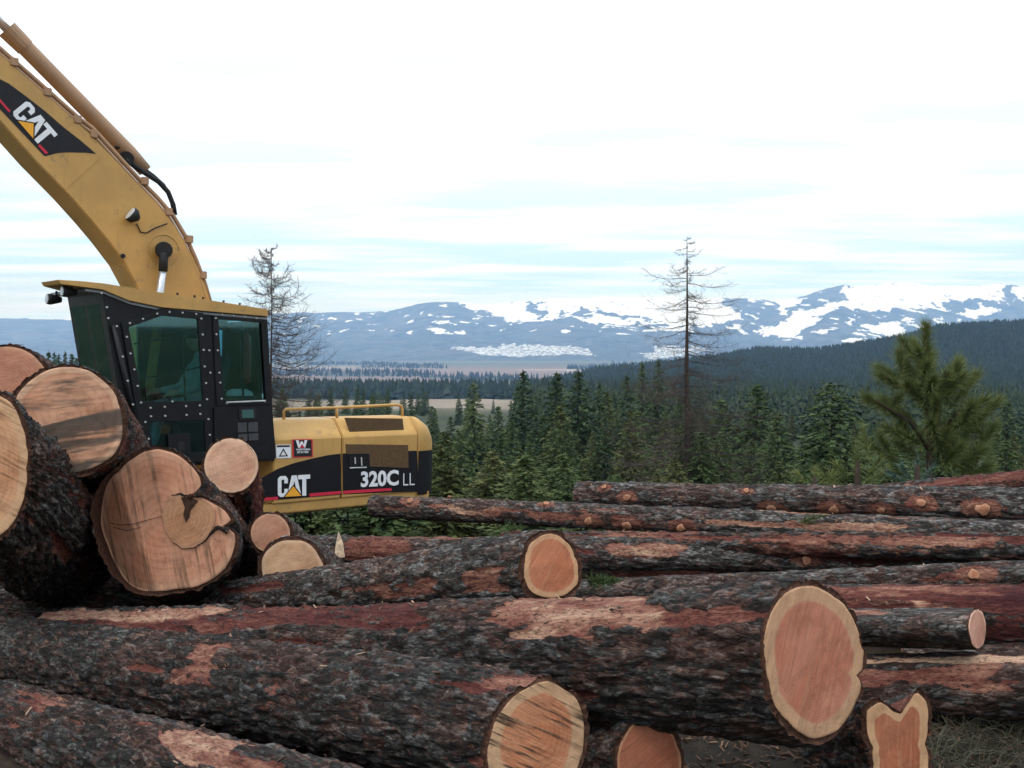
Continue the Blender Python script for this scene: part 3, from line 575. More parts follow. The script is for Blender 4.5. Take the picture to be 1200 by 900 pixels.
# the cross deck on the right, from the top down
make_log('log', 'red-scuffed log peeping over the top of the right-hand deck', (1035, 584, 7.9), (1290, 560, 6.6), .11, .12, None, None, 0, M_bark_red, None, 24, .016, strips=[(.4, 3, 30, 110, .35)], strip_noise=.55)
make_log('log', 'topmost grey log of the right-hand deck with a row of trimmed branch stubs', (677, 579, 8.6), (1290, 594, 6.7), .105, .128, None, None, 0, M_bark_grey, None, 25, .013, depth=.012, strip_noise=.64, far_cut=True,
         knots=[(708, 571, .022, .03), (735, 583, .03, .03), (905, 597, .04, .03), (977, 597, .036, .03), (1033, 598, .03, .03), (1080, 590, .034, .035), (1152, 597, .045, .03), (875, 575, .022, .02)])
make_log('log', 'long grey log whose left tip overhangs behind the excavator hood', (438, 593, 8.8), (1290, 632, 6.4), .10, .10, None, None, 0, M_bark_grey, None, 26, .013, depth=.012, strip_noise=.60, tone=.55, strips=[(2.9, 4.4, -10, 30, .7)],
         knots=[(481, 587, .03, .03), (527, 582, .02, .02), (640, 590, .025, .02), (690, 611, .035, .03), (735, 616, .035, .03), (798, 618, .035, .03)])
make_log('log', 'thin shaded log with a red stripe under the stub-covered log', (590, 636, 7.9), (1290, 642, 6.2), .095, .095, None, None, 0, M_bark_red, None, 27, .016, strips=[(.2, 3.5, 20, 60, .5)], strip_noise=.58)
make_log('log', 'grey log with a long pale scar right of the orange cut end', (335, 645, 8.2), (1290, 654, 6.5), .12, .125, None, None, 0, M_bark_grey, None, 28, .013, depth=.013, strips=[(2.75, 3.35, 0, 45, .72), (.55, 1.1, -10, 70, .45)], strip_noise=.6, knots=[(925, 640, .03, .025), (945, 657, .03, .025)])
make_log('log', 'thin bluish grey log running just above the peeled red one', (660, 694, 7.4), (1290, 668, 5.9), .085, .078, None, None, 0, M_bark_grey, None, 29, .012, depth=.008, strip_noise=.68, strips=[(2.6, 2.85, -5, 30, .3)], knots=[(1142, 673, .035, .02)])
make_log('log', 'peeled wine-red log with pale gouges in the right-hand deck', (880, 716, 6.3), (1290, 722, 5.2), .165, .165, None, None, 0, M_bark_red, None, 30, .012, depth=.012, strips=[(.3, 1.5, 48, 88, .55), (1.0, 1.3, 20, 45, .8), (.1, .8, 10, 60, .3), (1.5, 2.6, -30, 30, .2)], strip_noise=.42, tone=.22)
make_log('log', 'short grey log with a small oval pink end facing right', (1144, 737, 4.95), (880, 734, 5.75), .098, .098, [(1144 + 11 * math.cos(a * .2618), 737 + 24 * math.sin(a * .2618)) for a in range(24)], 125, 0, M_bark_grey, cut_material('cut_R6', (.62, .33, .24), (.66, .40, .29), .9, .1, .3), 31, .011, depth=.008, strip_noise=.7, strips=[(.42, .75, 35, 75, .65)], bark_t=.01)
make_log('log', 'thinnest grey log tucked beneath the peeled red one', (1060, 766, 5.6), (1290, 764, 5.1), .05, .05, None, None, 0, M_bark_grey, None, 32, .012, depth=.006)
make_log('log', 'dark log with a pale split top above the dry grass', (940, 806, 5.4), (1290, 802, 4.65), .155, .155, None, None, 0, M_bark, None, 33, .012, depth=.012, strips=[(.0, 3, 58, 82, .95), (.0, 1.0, 15, 58, .55)], strip_noise=.66)

make_log('log', 'shaded grey log tucked under the long pale-scarred one', (590, 680, 8.0), (1290, 668, 6.7), .10, .10, None, None, 0, M_bark_grey, None, 37, .016, depth=.012)
make_log('log', 'dark log lying crosswise in the black gap below the huge butt', (300, 712, 7.3), (-120, 700, 7.6), .20, .22, None, None, 0, M_bark, None, 34, .022)
make_log('log', 'dark log deep in the gap under the leftmost rough-barked log', (130, 690, 8.6), (-160, 690, 8.2), .30, .30, None, None, 0, M_bark, None, 35, .025)
make_log('log', 'dark log barely showing along the bottom edge under the oval-ended log', (1015, 912, 4.5), (690, 915, 5.1), .13, .14, None, None, 0, M_bark, None, 36, .014)

# bark flakes, splinters and the upright sliver
mb = MB(); b0 = P(398, 645, 7.6)
mb.add([b0 + Vector(q) for q in ((-.04, -.02, -.05), (.04, -.02, -.05), (.035, .03, -.05), (-.035, .03, -.05), (-.028, -.01, .05), (.03, -.012, .04), (.025, .015, .05), (-.02, .012, .06), (-.008, 0, .15), (.015, 0, .085))],
       [[0, 1, 5, 4], [1, 2, 6, 5], [2, 3, 7, 6], [3, 0, 4, 7], [4, 5, 9, 8], [5, 6, 9], [6, 7, 8, 9], [7, 4, 8]])
tag(mb.build('wood_splinter', plain('pale_splinter', (.62, .46, .32), .85, .15, var=.25, scale=40)), 'upright pale wood splinter sticking up behind the half-buried log end', 'splinter')

# hooked bark seam on the huge butt: bark ridge following the inclusion
def seam():
    root, M, L = g_log; Mi = M.inverted(); nw = Vector((math.sin(math.radians(172)), math.cos(math.radians(172)), 0)); p0 = M.translation
    def on(px, py, off=.012):
        e = Vector((0, 0, EYE)); d = P(px, py, 1) - e; k = (p0 - e).dot(nw) / d.dot(nw); return Mi @ (e + d * k + nw * off)
    disc = cropped(90, 500, 3.871, [(470, 300), (430, 312), (402, 345), (388, 400), (402, 468), (440, 522), (482, 552), (530, 546), (578, 518), (606, 480), (628, 430), (628, 380), (606, 348), (560, 322), (520, 316)])
    n = len(disc); ctr = on(507, 430, 0) if False else on(*cropped(90, 500, 3.871, [(505, 430)])[0], .013); V = [on(q[0], q[1], .013) for q in disc] + [on(q[0], q[1], -.01) for q in disc] + [ctr]
    me = mesh_py('grown_over_stem', V, [[i, (i + 1) % n, 2 * n] for i in range(n)] + [[i, (i + 1) % n, n + (i + 1) % n, n + i] for i in range(n)]); at_ = me.attributes.new('rf', 'FLOAT', 'POINT'); at_.data.foreach_set('value', np.array([.97] * n + [1.0] * n + [0.], dtype=np.float32))
    obj('grown_over_stem', me, cut_material('cut_stem', (.50, .27, .15), (.46, .24, .14), .9, .3, .4, dark=(.2, .11, .07), ringk=45), root)
    rj = random.Random(3)
    def wig(pts, rr): return [on(q[0] + rj.uniform(-.5, .5), q[1] + rj.uniform(-.5, .5), .012) for q in pts], rr
    def dens(pts, m=4): return [(pts[i][0] + (pts[i + 1][0] - pts[i][0]) * k / m, pts[i][1] + (pts[i + 1][1] - pts[i][1]) * k / m) for i in range(len(pts) - 1) for k in range(m)] + [pts[-1]]
    low_ = dens(cropped(90, 500, 3.871, [(440, 522), (482, 552), (530, 548), (580, 520), (608, 482), (640, 455), (690, 470)])); nlw = len(low_)
    mb = MB(); mb.tube(wig(low_, 0)[0], [.002 + .020 * (i / nlw) ** 2.5 * rj.uniform(.7, 1.2) for i in range(nlw)], 6); mb.build('bark_seam', M_bark_red, root)
    up_ = dens(cropped(90, 500, 3.871, [(570, 296), (530, 312), (500, 318), (470, 302), (430, 312)])); nup = len(up_)
    mb = MB(); mb.tube(wig(up_, 0)[0], [.024 * (1 - i / nup) ** 1.3 * rj.uniform(.7, 1.2) + .002 for i in range(nup)], 6); mb.build('bark_seam', M_bark_red, root)
    hook = cropped(90, 500, 3.871, [(475, 318), (530, 325), (552, 335), (520, 375), (512, 410), (497, 432), (485, 400), (492, 365)])
    V = [on(q[0], q[1], .017) for q in hook]; V2 = [on(q[0], q[1], -.02) for q in hook]; n = len(V)
    me = mesh_py('bark_pocket', V + V2, [list(range(n))] + [[i, (i + 1) % n, n + (i + 1) % n, n + i] for i in range(n)]); obj('bark_pocket', me, plain('pocket_bark', (.05, .026, .018), .95, .1, var=.4, scale=30, bump=.8), root)
    mb = MB(); mb.tube([on(*q) for q in cropped(90, 500, 3.871, [(150, 435), (200, 445), (260, 440), (330, 420), (400, 402)])], [.003, .0025, .002, .002, .001], 5)
    mb.tube([on(*q) for q in cropped(90, 500, 3.871, [(170, 455), (230, 470), (300, 452)])], [.003, .003, .001], 5)
    mb.build('crack', plain('crack', (.04, .022, .015), .95, .1), root)
seam()

# ------------------------------------------------------------------ excavator
AZ, PITCH = math.radians(48), math.radians(1.5)
bx = Vector((math.sin(AZ), math.cos(AZ), 0)); ay = Vector((-bx.y, bx.x, 0))
X0 = P(318, 540, 11.54)
ME = Matrix((bx, ay, Vector((0, 0, 1)))).transposed().to_4x4() @ Matrix.Rotation(PITCH, 4, 'Y'); ME.translation = X0
MEi = ME.inverted(); E0 = MEi @ Vector((0, 0, EYE))
def lc(px, py, y=0.0):                               # picture point on the machine's own plane y -> (u, w)
    d = MEi.to_3x3() @ (P(px, py, 1) - Vector((0, 0, EYE))); k = (y - E0.y) / d.y; q = E0 + d * k; return (q.x, q.z)
def lcs(pts, y=0.0): return [lc(a, b, y) for a, b in pts]
exc = thing('excavator', 'yellow and black tracked excavator parked behind the log stack', 'excavator', ME)
def bolt_mesh():
    mb = MB(); mb.tube([(0, .004, 0), (0, -.012, 0)], .0105, 8); me = mesh_py('bolt', mb.V, mb.F); me.materials.append(M_bolt); return me
BOLT = bolt_mesh()
def bolts(parent, pxs, y):
    for q in pxs:
        u, v = lc(q[0], q[1], y); o = obj('bolt', BOLT, None, parent); o.location = (u, y - .002, v)
def decal(name, pts, y, mat, parent, th=.003, holes=()):
    return MB().plate([lcs(pts, y)] + [lcs(h, y) for h in holes], y, y - th).build(name, mat, parent)
def K3(pts): return cropped(280, 440, 4.5, pts)
def K2(pts): return cropped(40, 310, 3.6, pts)
W = 2.5
# engine house
_, wt = lc(330, 492, .2); _, ws = lc(330, 516); _, wb = lc(330, 590); wlow = lc(330, 604)[1] - .02
u_s = lc(400, 560)[0]; u_c = lc(489, 560)[0]; u_e = lc(511, 578)[0]
sec = [(0, wb), (0, ws), (.012, ws + .025), (.03, ws + .05), (.17, wt - .03), (.205, wt - .008), (.25, wt), (.60, wt), (.9, wt - .25), (W - .24, wt - .3), (W, ws - .1), (W, wb)]
def loft(u0, u1, name, mat, parent, sec=sec, bevel=.012):
    n = len(sec); V = [(u0, a, b) for a, b in sec] + [(u1, a, b) for a, b in sec]
    F = [list(range(n)), [n + i for i in range(n)][::-1]] + [[i, (i + 1) % n, n + (i + 1) % n, n + i] for i in range(n)]
    return MB().add(V, F).build(name, mat, parent, bevel)
hood = loft(-1.9, u_s - .006, 'hood', M_yellow, exc, [(1.75, wb), (1.75, wt - .4), (1.9, wt - .3), (W - .24, wt - .3), (W, ws - .1), (W, wb)]); hood.name = 'right_housing'
hood = loft(.03, u_s - .006, 'hood', M_yellow, exc)
door = loft(u_s + .006, u_c - .006, 'engine_door', M_yellow, exc)
loft(.1, u_c + .1, 'dark_seam_core', M_rubber, exc, [(a + (.03 if a < 1 else -.03), b - (.03 if b > wb else -.02)) for a, b in sec], 0)  # dark core added behind the panel gaps, standing in for shade in the seams
# counterweight: rounded in plan and over the top
def counterweight():
    rows = []; nu = 16
    ul = u_e - u_c
    for i in range(nu + 1):
        a = i / nu * math.pi / 2; u = u_c + .006 + (ul * math.sin(a)) * 1.02; ins = .42 * (1 - math.cos(a)); dr = (1 - math.cos(a) ** .8) * .46
        sh = ws - dr * .55
        rows.append([(u, ins * .35, wb), (u, ins * .35, sh), (u, ins * .35 + .015, sh + (wt - dr * .9 - sh) * .35), (u, ins * .35 + .06, sh + (wt - dr * .9 - sh) * .72), (u, .19 + ins * .6, wt - dr * .9), (u, .25 + ins * .6, wt - dr * .86), (u, .6 + ins * .6, wt - dr * .86 - .01), (u, .9 + ins * .5, wt - .25 - dr * .6), (u, W - .25 - ins * .6, wt - .3 - dr * .5), (u, W - ins * .35, sh - .1), (u, W - ins * .35, wb)])
    n = 11; V = [p for r in rows for p in r]; F = [[i * n + j, i * n + (j + 1) % n, (i + 1) * n + (j + 1) % n, (i + 1) * n + j] for i in range(nu) for j in range(n)]
    F += [list(range(n)), [nu * n + j for j in range(n)][::-1]]
    return MB().add(V, F).build('counterweight', M_yellow, exc, 0, True)
cw = counterweight()
# lower skirt, chamfered underneath
us0 = -1.5
V = []
for u in (us0, u_e - .1): V += [(u, .02, wb - .004), (u, .02, wb - .12), (u, .16, wlow), (u, W - .16, wlow), (u, W - .02, wb - .12), (u, W - .02, wb - .004)]
MB().add(V, [list(range(6)), list(range(6, 12))[::-1]] + [[i, (i + 1) % 6, 6 + (i + 1) % 6, 6 + i] for i in range(6)]).build('skirt', M_yellow, exc, .01)
for q in (345, 363, 407):
    u, v = lc(q, 604, .3); MB().tube([(u, .3, v + .05), (u + .02, .3, v - .12)], .012, 6).build('drain_hose', M_rubber, exc)
u, v = lc(392, 603, .3); MB().tube([(u, .3, v + .04), (u + .08, .3, v - .06), (u + .16, .3, v - .14)], .012, 6).build('drain_hose', M_rubber, exc)
# black side band with swoosh, red line
band1 = K3([(60, 560), (120, 540), (205, 492), (290, 462), (390, 437), (470, 420), (535, 412), (540, 628), (60, 668)])
band2 = K3([(546, 411), (640, 408), (760, 403), (937, 396), (949, 610), (548, 627)])
decal('side_band', band1, -.001, M_decal, hood); b2 = decal('side_band', band2, -.001, M_decal, door)
decal('red_stripe', K3([(70, 648), (205, 640), (205, 655), (70, 664)]), -.0045, M_red, hood); decal('red_stripe', K3([(372, 622), (538, 609), (538, 624), (372, 639)]), -.0045, M_red, hood)
decal('red_stripe', K3([(549, 608), (803, 594), (806, 607), (549, 624)]), -.0045, M_red, door)
# dark wrap of the counterweight follows its curve
def cw_band():
    rows = []; nu = 10; ul = u_e - u_c
    wtop = lc(500, 528)[1]; wl = lc(500, 579)[1]
    for i in range(nu + 1):
        a = i / nu * math.pi / 2 * .97; u = u_c + .008 + (ul * math.sin(a)) * 1.021; ins = .42 * (1 - math.cos(a)) * .35 - .004
        rows += [(u, ins, wl), (u, ins, min(wtop, ws - (1 - math.cos(a)) * .3))]
    return MB().add(rows, [[2 * i, 2 * i + 1, 2 * i + 3, 2 * i + 2] for i in range(nu)]).build('side_band', M_decal, cw, 0, True)
cw_band()
# grilles, latch, stickers
decal('grille', K3([(545, 222), (850, 226), (860, 320), (580, 318)]), .10, M_grille, door, .012).location = (0, -.045, .0)
decal('grille', K3([(563, 362), (890, 366), (893, 487), (690, 480), (686, 412), (566, 414)]), -.004, M_grille, door, .008)
lt = decal('latch_plate', K3([(575, 415), (686, 413), (690, 488), (580, 495)]), -.004, M_black, exc, .008)
mb = MB()
for q in ([(585, 488), (672, 485)], [(612, 432), (614, 466)], [(646, 432), (648, 476)]): mb.tube([(*lc(*K3([p])[0], -.02)[:1], -.02, lc(*K3([p])[0], -.02)[1]) for p in q], .009, 6)
mb.build('latch_handle', M_bolt, lt)
decal('warning_sticker', K3([(194, 366), (272, 364), (274, 434), (196, 437)]), -.002, M_white, hood)
tri = K3([(234, 384), (259, 426), (210, 428)]); tri_in = K3([(234, 395), (249, 421), (219, 422)]); decal('warning_triangle', tri, -.0055, M_rubber, hood, .002, [tri_in])
decal('sticker_bar', K3([(200, 369), (268, 367), (268, 376), (200, 378)]), -.0055, M_rubber, hood, .002)
decal('dealer_sticker', K3([(280, 337), (388, 335), (390, 429), (283, 433)]), -.002, M_red, hood); decal('dealer_sticker_field', K3([(288, 342), (382, 340), (384, 424), (291, 428)]), -.0055, M_rubber, hood, .002)
decal('letter_w', K3([(300, 342), (315, 342), (320, 366), (326, 348), (336, 348), (342, 366), (346, 341), (360, 341), (349, 381), (338, 381), (331, 362), (324, 382), (313, 382)]), -.008, M_white, hood, .002)
decal('red_mark', K3([(333, 362), (346, 380), (320, 381)]), -.0105, M_red, hood, .002)
# lettering
def glyphs(name, polys, O, ux, uy, y, mat, parent, th=.003):
    mb = MB()
    for pl in polys: mb.plate([lcs([(O[0] + a * ux[0] + b * uy[0], O[1] + a * ux[1] + b * uy[1]) for a, b in l], y) for l in pl], y, y - th)
    return mb.build(name, mat, parent)
LC = [(.43, .38), (.43, .13), (.33, 0), (.10, 0), (0, .12), (0, .88), (.10, 1), (.33, 1), (.43, .87), (.43, .64), (.28, .64), (.28, .80), (.24, .83), (.19, .83), (.155, .79), (.155, .21), (.19, .17), (.24, .17), (.28, .2), (.28, .38)]
LA = [(.40, 0), (.60, 1), (.82, 1), (1.02, 0), (.85, 0), (.81, .24), (.61, .24), (.57, 0)]; LAh = [(.65, .42), (.78, .42), (.715, .74)]
LT = [(.88, 1), (1.40, 1), (1.40, .80), (1.23, .80), (1.23, 0), (1.06, 0), (1.06, .80), (.88, .80)]
def cat(O, ux, uy, y, parent):
    glyphs('letters_cat', [[LC], [LA, LAh], [LT]], O, ux, uy, y, M_white, parent)
    glyphs('triangle_border', [[[(.22, -.04), (1.10, -.04), (.68, .56)]]], O, ux, uy, y - .0035, M_decal, parent, .002)
    glyphs('triangle_mark', [[[(.31, 0), (1.02, 0), (.675, .48)]]], O, ux, uy, y - .006, M_orange, parent, .002)
q0 = K3([(205, 642), (375, 632), (205, 532)])
cat(q0[0], ((q0[1][0] - q0[0][0]) / 1.40, (q0[1][1] - q0[0][1]) / 1.40), (q0[2][0] - q0[0][0], q0[2][1] - q0[0][1]), -.0045, hood)
def text(name, body, O, ux, uy, y, mat, parent, bold=.02, th=.003):
    cu = bpy.data.curves.new(name, 'FONT'); cu.body = body; cu.offset = bold; cu.resolution_u = 3
    ob = bpy.data.objects.new(name, cu); C.objects.link(ob); bpy.context.view_layer.update()
    me = bpy.data.meshes.new_from_object(ob.evaluated_get(bpy.context.evaluated_depsgraph_get())); bpy.data.objects.remove(ob)
    co = np.array([v.co[:] for v in me.vertices]); mn, mxv = co.min(0), co.max(0)
    for v in me.vertices:
        a, b = (v.co.x - mn[0]) / (mxv[0] - mn[0]), (v.co.y - mn[1]) / (mxv[1] - mn[1])
        u, ww = lc(O[0] + a * ux[0] + b * uy[0], O[1] + a * ux[1] + b * uy[1], y); v.co = (u, y - th, ww)
    me.name = name; return obj(name, me, mat, parent)
def textbox(name, body, k, x0, y0, x1, y1, slope, y, mat, parent, bold=.02):
    a, b, c = k([(x0, y1), (x1, y1 + slope * (x1 - x0)), (x0, y0)]); text(name, body, a, (b[0] - a[0], b[1] - a[1]), (c[0] - a[0], c[1] - a[1]), y, mat, parent, bold)
textbox('model_number', '320C', K3, 642, 506, 842, 590, -.05, -.0045, M_white, door, .035)
textbox('model_suffix', 'LL', K3, 866, 516, 926, 580, -.05, -.0045, M_white, door, -.012)
textbox('dealer_name', 'WESTERN', K3, 300, 386, 374, 396, -.02, -.008, M_white, hood, .03); textbox('dealer_name', 'STATES', K3, 306, 400, 366, 410, -.02, -.008, M_white, hood, .03)
# hand rail
def at(px, py, y): u, v = lc(px, py, y); return (u, y, v)
mb = MB(); rr_ = .019
rail = K3([(237, 238), (236, 190), (246, 178), (500, 171), (830, 154), (856, 160), (862, 182), (862, 222)])
mb.tube([at(*q, .28) for q in rail], rr_, 8); a_, b_ = K3([(514, 172), (517, 224)]); mb.tube([at(*a_, .28), at(*b_, .28)], rr_, 8)
mb.build('handrail', M_yellow, exc, 0, True)
# ---- cab
CW = 1.08
cab = exc
wall = [(119, 341), (190, 352), (313, 369), (322, 540), (153, 545)]
w_door = K2([(400, 265), (540, 215), (690, 230), (712, 575), (460, 580)]); w_low = K2([(485, 665), (718, 657), (724, 792), (506, 800)]); w_rear = K2([(777, 230), (958, 245), (978, 570), (800, 572)])
grow = lambda pts, f: [(sum(p[0] for p in pts) / len(pts) + (q[0] - sum(p[0] for p in pts) / len(pts)) * f, sum(p[1] for p in pts) / len(pts) + (q[1] - sum(p[1] for p in pts) / len(pts)) * f) for q in pts]
MB().plate([lcs(wall), lcs(grow(w_door, 1.04)), lcs(grow(w_low, 1.04)), lcs(w_rear)], .0, .06).build('cab_wall', M_black, cab)
d_out = K2([(368, 245), (532, 184), (716, 204), (748, 835), (468, 835)])
dr = MB().plate([lcs(d_out, -.03), lcs(w_door, -.03), lcs(w_low, -.03)], -.03, -.004).build('cab_door', M_black, cab, .006)
pl = MB().plate([lcs(K2([(752, 205), (983, 225), (1000, 590), (770, 596)]), -.018), lcs(w_rear, -.018)], -.018, -.002).build('rear_window_frame', M_black, cab, .004)
MB().plate([lcs(grow(w_door, 1.02), -.012)], -.012, -.008).build('window_pane', M_glass, dr); MB().plate([lcs(grow(w_low, 1.02), -.012)], -.012, -.008).build('window_pane', M_glass, dr)
MB().plate([lcs(grow(w_rear, 1.02), .012)], .012, .016).build('window_pane', M_glass, pl)
decal('door_lock', K2([(562, 716), (655, 712), (660, 800), (568, 806)]), -.032, M_black, dr, .02)
decal('lock_slot', K2([(605, 748), (632, 746), (635, 784), (608, 786)]), -.053, M_rubber, dr, .004)
mb = MB(); mb.tube([at(*q, -.04) for q in K2([(812, 582), (975, 575)])], .01, 6); mb.build('window_catch', M_bolt, pl)
# lower rear panel with its small lamp and vents
decal('lower_panel', K2([(756, 604), (1000, 596), (1018, 815), (760, 838)]), -.002, M_black, cab, .02)
sl_ = decal('side_lamp', K2([(862, 606), (934, 603), (936, 652), (865, 655)]), -.023, M_rubber, cab, .012); decal('lens', K2([(876, 614), (924, 611), (926, 645), (878, 648)]), -.036, plain('lamp_lens', (.05, .12, .11), .15, .6), sl_, .004)
for (a, b, c, d) in ((858, 668, 896, 708), (902, 666, 942, 706), (860, 716, 898, 745), (904, 713, 944, 742)): decal('vent', K2([(a, b), (c, b - 2), (c + 1, d - 2), (a + 1, d)]), -.023, plain('vent_grey', (.05, .05, .055), .6, .3), cab, .008)
# corner post tube along the front edge
mb = MB(); mb.tube([at(*q, -.03) for q in K2([(335, 255), (395, 520), (460, 790)])], .028, 8); mb.build('corner_post', M_black, cab, 0, True)
# front: forward-leaning windscreen between near and far posts
ft, fb = lc(119, 341), lc(153, 545)
def fr(t, y): return (fb[0] + (ft[0] - fb[0]) * t, y, fb[1] + (ft[1] - fb[1]) * t)
def fbar(name, t0, t1, y0, y1, th=.05, mat=M_black):
    V = [fr(t0, y0), fr(t0, y1), fr(t1, y1), fr(t1, y0)]; V2 = [(a - (-th), b, c) for a, b, c in V]
    return MB().add(V + V2, [[0, 1, 2, 3], [7, 6, 5, 4], [0, 4, 5, 1], [1, 5, 6, 2], [2, 6, 7, 3], [3, 7, 4, 0]]).build(name, mat, cab)
for (a, b, c, d) in ((0, 1, .061, .13), (0, 1, CW - .07, CW), (.93, 1, .13, CW - .07), (0, .06, .13, CW - .07), (.06, .93, .52, .57)): fbar('front_post', a, b, c, d)
fbar('guard_bar', .42, .45, .131, .519, .03); fbar('guard_bar', .42, .45, .571, CW - .071, .03)
fbar('window_pane', .06, .93, .131, .519, .006, M_glass); fbar('window_pane', .06, .93, .571, CW - .071, .006, M_glass)
# right wall (window), rear wall (window), floor
wl_ = lcs(wall); hole = [(-1.55, .95), (-1.55, 1.62), (-.35, 1.62), (-.35, .95)]
uu0 = wl_[4][0]; wf = wl_[4][1]
hr_ = [(-.50, wf + .78), (-.50, wf + 1.52), (-.09, wf + 1.50), (-.06, wf + .78)]
MB().plate([hr_], CW - .03, CW - .024).build('window_pane', M_glass, cab)
MB().plate([wl_, hr_, [(-1.62, wf + .75), (-1.72, wf + 1.62), (-1.22, wf + 1.6), (-1.18, wf + .75)]], CW, CW - .05).build('cab_right_wall', M_black, cab)
MB().plate([[(-1.64, wf + .73), (-1.74, wf + 1.64), (-1.20, wf + 1.62), (-1.16, wf + .73)]], CW - .03, CW - .024).build('window_pane', M_glass, cab)
ur = wl_[3][0]; ur2 = wl_[2][0]
MB().box((ur2 - .06, .061, wf), (ur2 - .01, CW - .051, wf + .75)).box((ur2 - .06, .061, wf + .75), (ur2 - .01, .16, wf + 1.6)).box((ur2 - .06, CW - .15, wf + .75), (ur2 - .01, CW - .051, wf + 1.6)).build('cab_rear_wall', M_black, cab)
MB().box((ur2 - .04, .161, wf + .751), (ur2 - .034, CW - .151, wf + 1.6)).build('window_pane', M_glass, cab)
MB().box((fb[0] + .06, .061, wf - .05), (ur2 - .061, CW - .051, wf + .02)).build('floor_plate', M_rubber, cab)
# roof with visor
roof = K2([(100, 64), (200, 70), (290, 79), (600, 128), (985, 189), (988, 219), (540, 181), (400, 152), (290, 106), (112, 82)])
rp_ = lcs(roof, -.05); nrf = len(rp_); umin = min(p[0] for p in rp_)
def rsec(y, sh): return [(p[0] + sh * max(0, min(1, (-1.95 - p[0]) / (-1.95 - umin))), y, p[1]) for p in rp_]
V = rsec(-.05, 0) + rsec(.50, 0) + rsec(CW + .06, .40); tri = geometry.tessellate_polygon([[Vector((p[0], p[1], 0)) for p in rp_]])
MB().add(V, [list(t) for t in tri] + [[i + 2 * nrf for i in t][::-1] for t in tri] + [[k * nrf + i, k * nrf + (i + 1) % nrf, (k + 1) * nrf + (i + 1) % nrf, (k + 1) * nrf + i] for k in (0, 1) for i in range(nrf)]).build('cab_roof', M_yellow, cab, .008)
rl = lcs(K2([(215, 100), (290, 110), (400, 155), (540, 184), (980, 222)]), 0.)
n = len(rl); V = [(a, -.02, b - .004) for a, b in rl] + [(a, CW + .03, b - .004) for a, b in rl] + [(a, -.02, b - .03) for a, b in rl] + [(a, CW + .03, b - .03) for a, b in rl]
F = []
for i in range(n - 1):
    F += [[i, i + 1, n + i + 1, n + i], [2 * n + i, 3 * n + i, 3 * n + i + 1, 2 * n + i + 1], [i, 2 * n + i, 2 * n + i + 1, i + 1], [n + i, n + i + 1, 3 * n + i + 1, 3 * n + i]]
F += [[0, n, 3 * n, 2 * n], [n - 1, 3 * n - 1, 4 * n - 1, 2 * n - 1]]
MB().add(V, F).build('headliner', M_trim, cab)
for (px, py, y) in ((84, 342, .12), (66, 351, .42)):
    u, y_, v = at(px, py, y); hl = MB().tube([(u - .09, y, v), (u - .06, y, v), (u + .05, y, v)], [.055, .06, .03], 10).build('work_light', M_rubber, cab, 0, True)
    MB().tube([(u - .092, y, v), (u - .100, y, v)], [.05, .048], 10).build('lens', plain('lens_grey', (.4, .42, .44), .2, .6), hl)
    MB().tube([(u, y, v + .02), (u, y, v + .09)], .012, 6).build('bracket', M_rubber, hl)
for q in ((208, 347), (228, 350), (238, 352), (262, 356), (281, 359)): MB().tube([at(q[0], q[1] + 2, .3), at(q[0], q[1] - 4, .3)], .012, 6).build('roof_stud', M_rubber, cab)
bolts(dr, K2([(403, 247), (458, 229), (518, 207), (570, 200), (625, 203), (682, 209), (704, 228), (710, 295), (714, 360), (718, 430), (724, 500), (728, 568), (390, 305), (405, 375), (422, 442), (436, 512), (450, 582), (582, 577), (490, 604), (550, 600), (640, 597), (698, 594), (492, 640), (552, 638), (642, 634), (700, 630), (468, 664), (482, 735), (734, 652), (740, 718)]), -.03)
bolts(pl, K2([(765, 226), (792, 211), (840, 215), (888, 220), (936, 226), (768, 294), (774, 362), (784, 498), (790, 566), (738, 362), (742, 456), (780, 456), (812, 585), (972, 577)]), -.018)
bolts(cab, K2([(348, 260), (373, 388), (394, 490), (416, 590), (436, 690), (306, 180), (312, 226), (284, 120)]), -.058)
# seat, controls, things kept behind the seat
st = bpy.data.objects.new('seat', None); C.objects.link(st); st.parent = cab
MB().box((-1.05, .32, wf + .40), (-.55, .80, wf + .52)).build('cushion', M_seat, st, .04); MB().add([(-.62, .34, wf + .5), (-.50, .34, wf + .5), (-.34, .34, wf + 1.18), (-.46, .34, wf + 1.18), (-.62, .78, wf + .5), (-.50, .78, wf + .5), (-.34, .78, wf + 1.18), (-.46, .78, wf + 1.18)], [[0, 1, 2, 3], [4, 7, 6, 5], [0, 4, 5, 1], [1, 5, 6, 2], [2, 6, 7, 3], [3, 7, 4, 0]]).build('seat_back', M_seat, st, .03)
MB().box((-.95, .42, wf + .02), (-.62, .70, wf + .40)).build('seat_base', M_rubber, st)
mb = MB(); mb.tube([(-1.12, .25, wf + .3), (-1.14, .25, wf + .72)], .016, 6); mb.tube([(-1.45, .5, wf + .02), (-1.40, .5, wf + .55)], .014, 6); mb.build('control_lever', M_rubber, cab)
MB().box((-1.2, .82, wf + .05), (-.6, 1.0, wf + .6)).build('console', plain('console_grey', (.10, .11, .11), .7, .2), cab, .02)
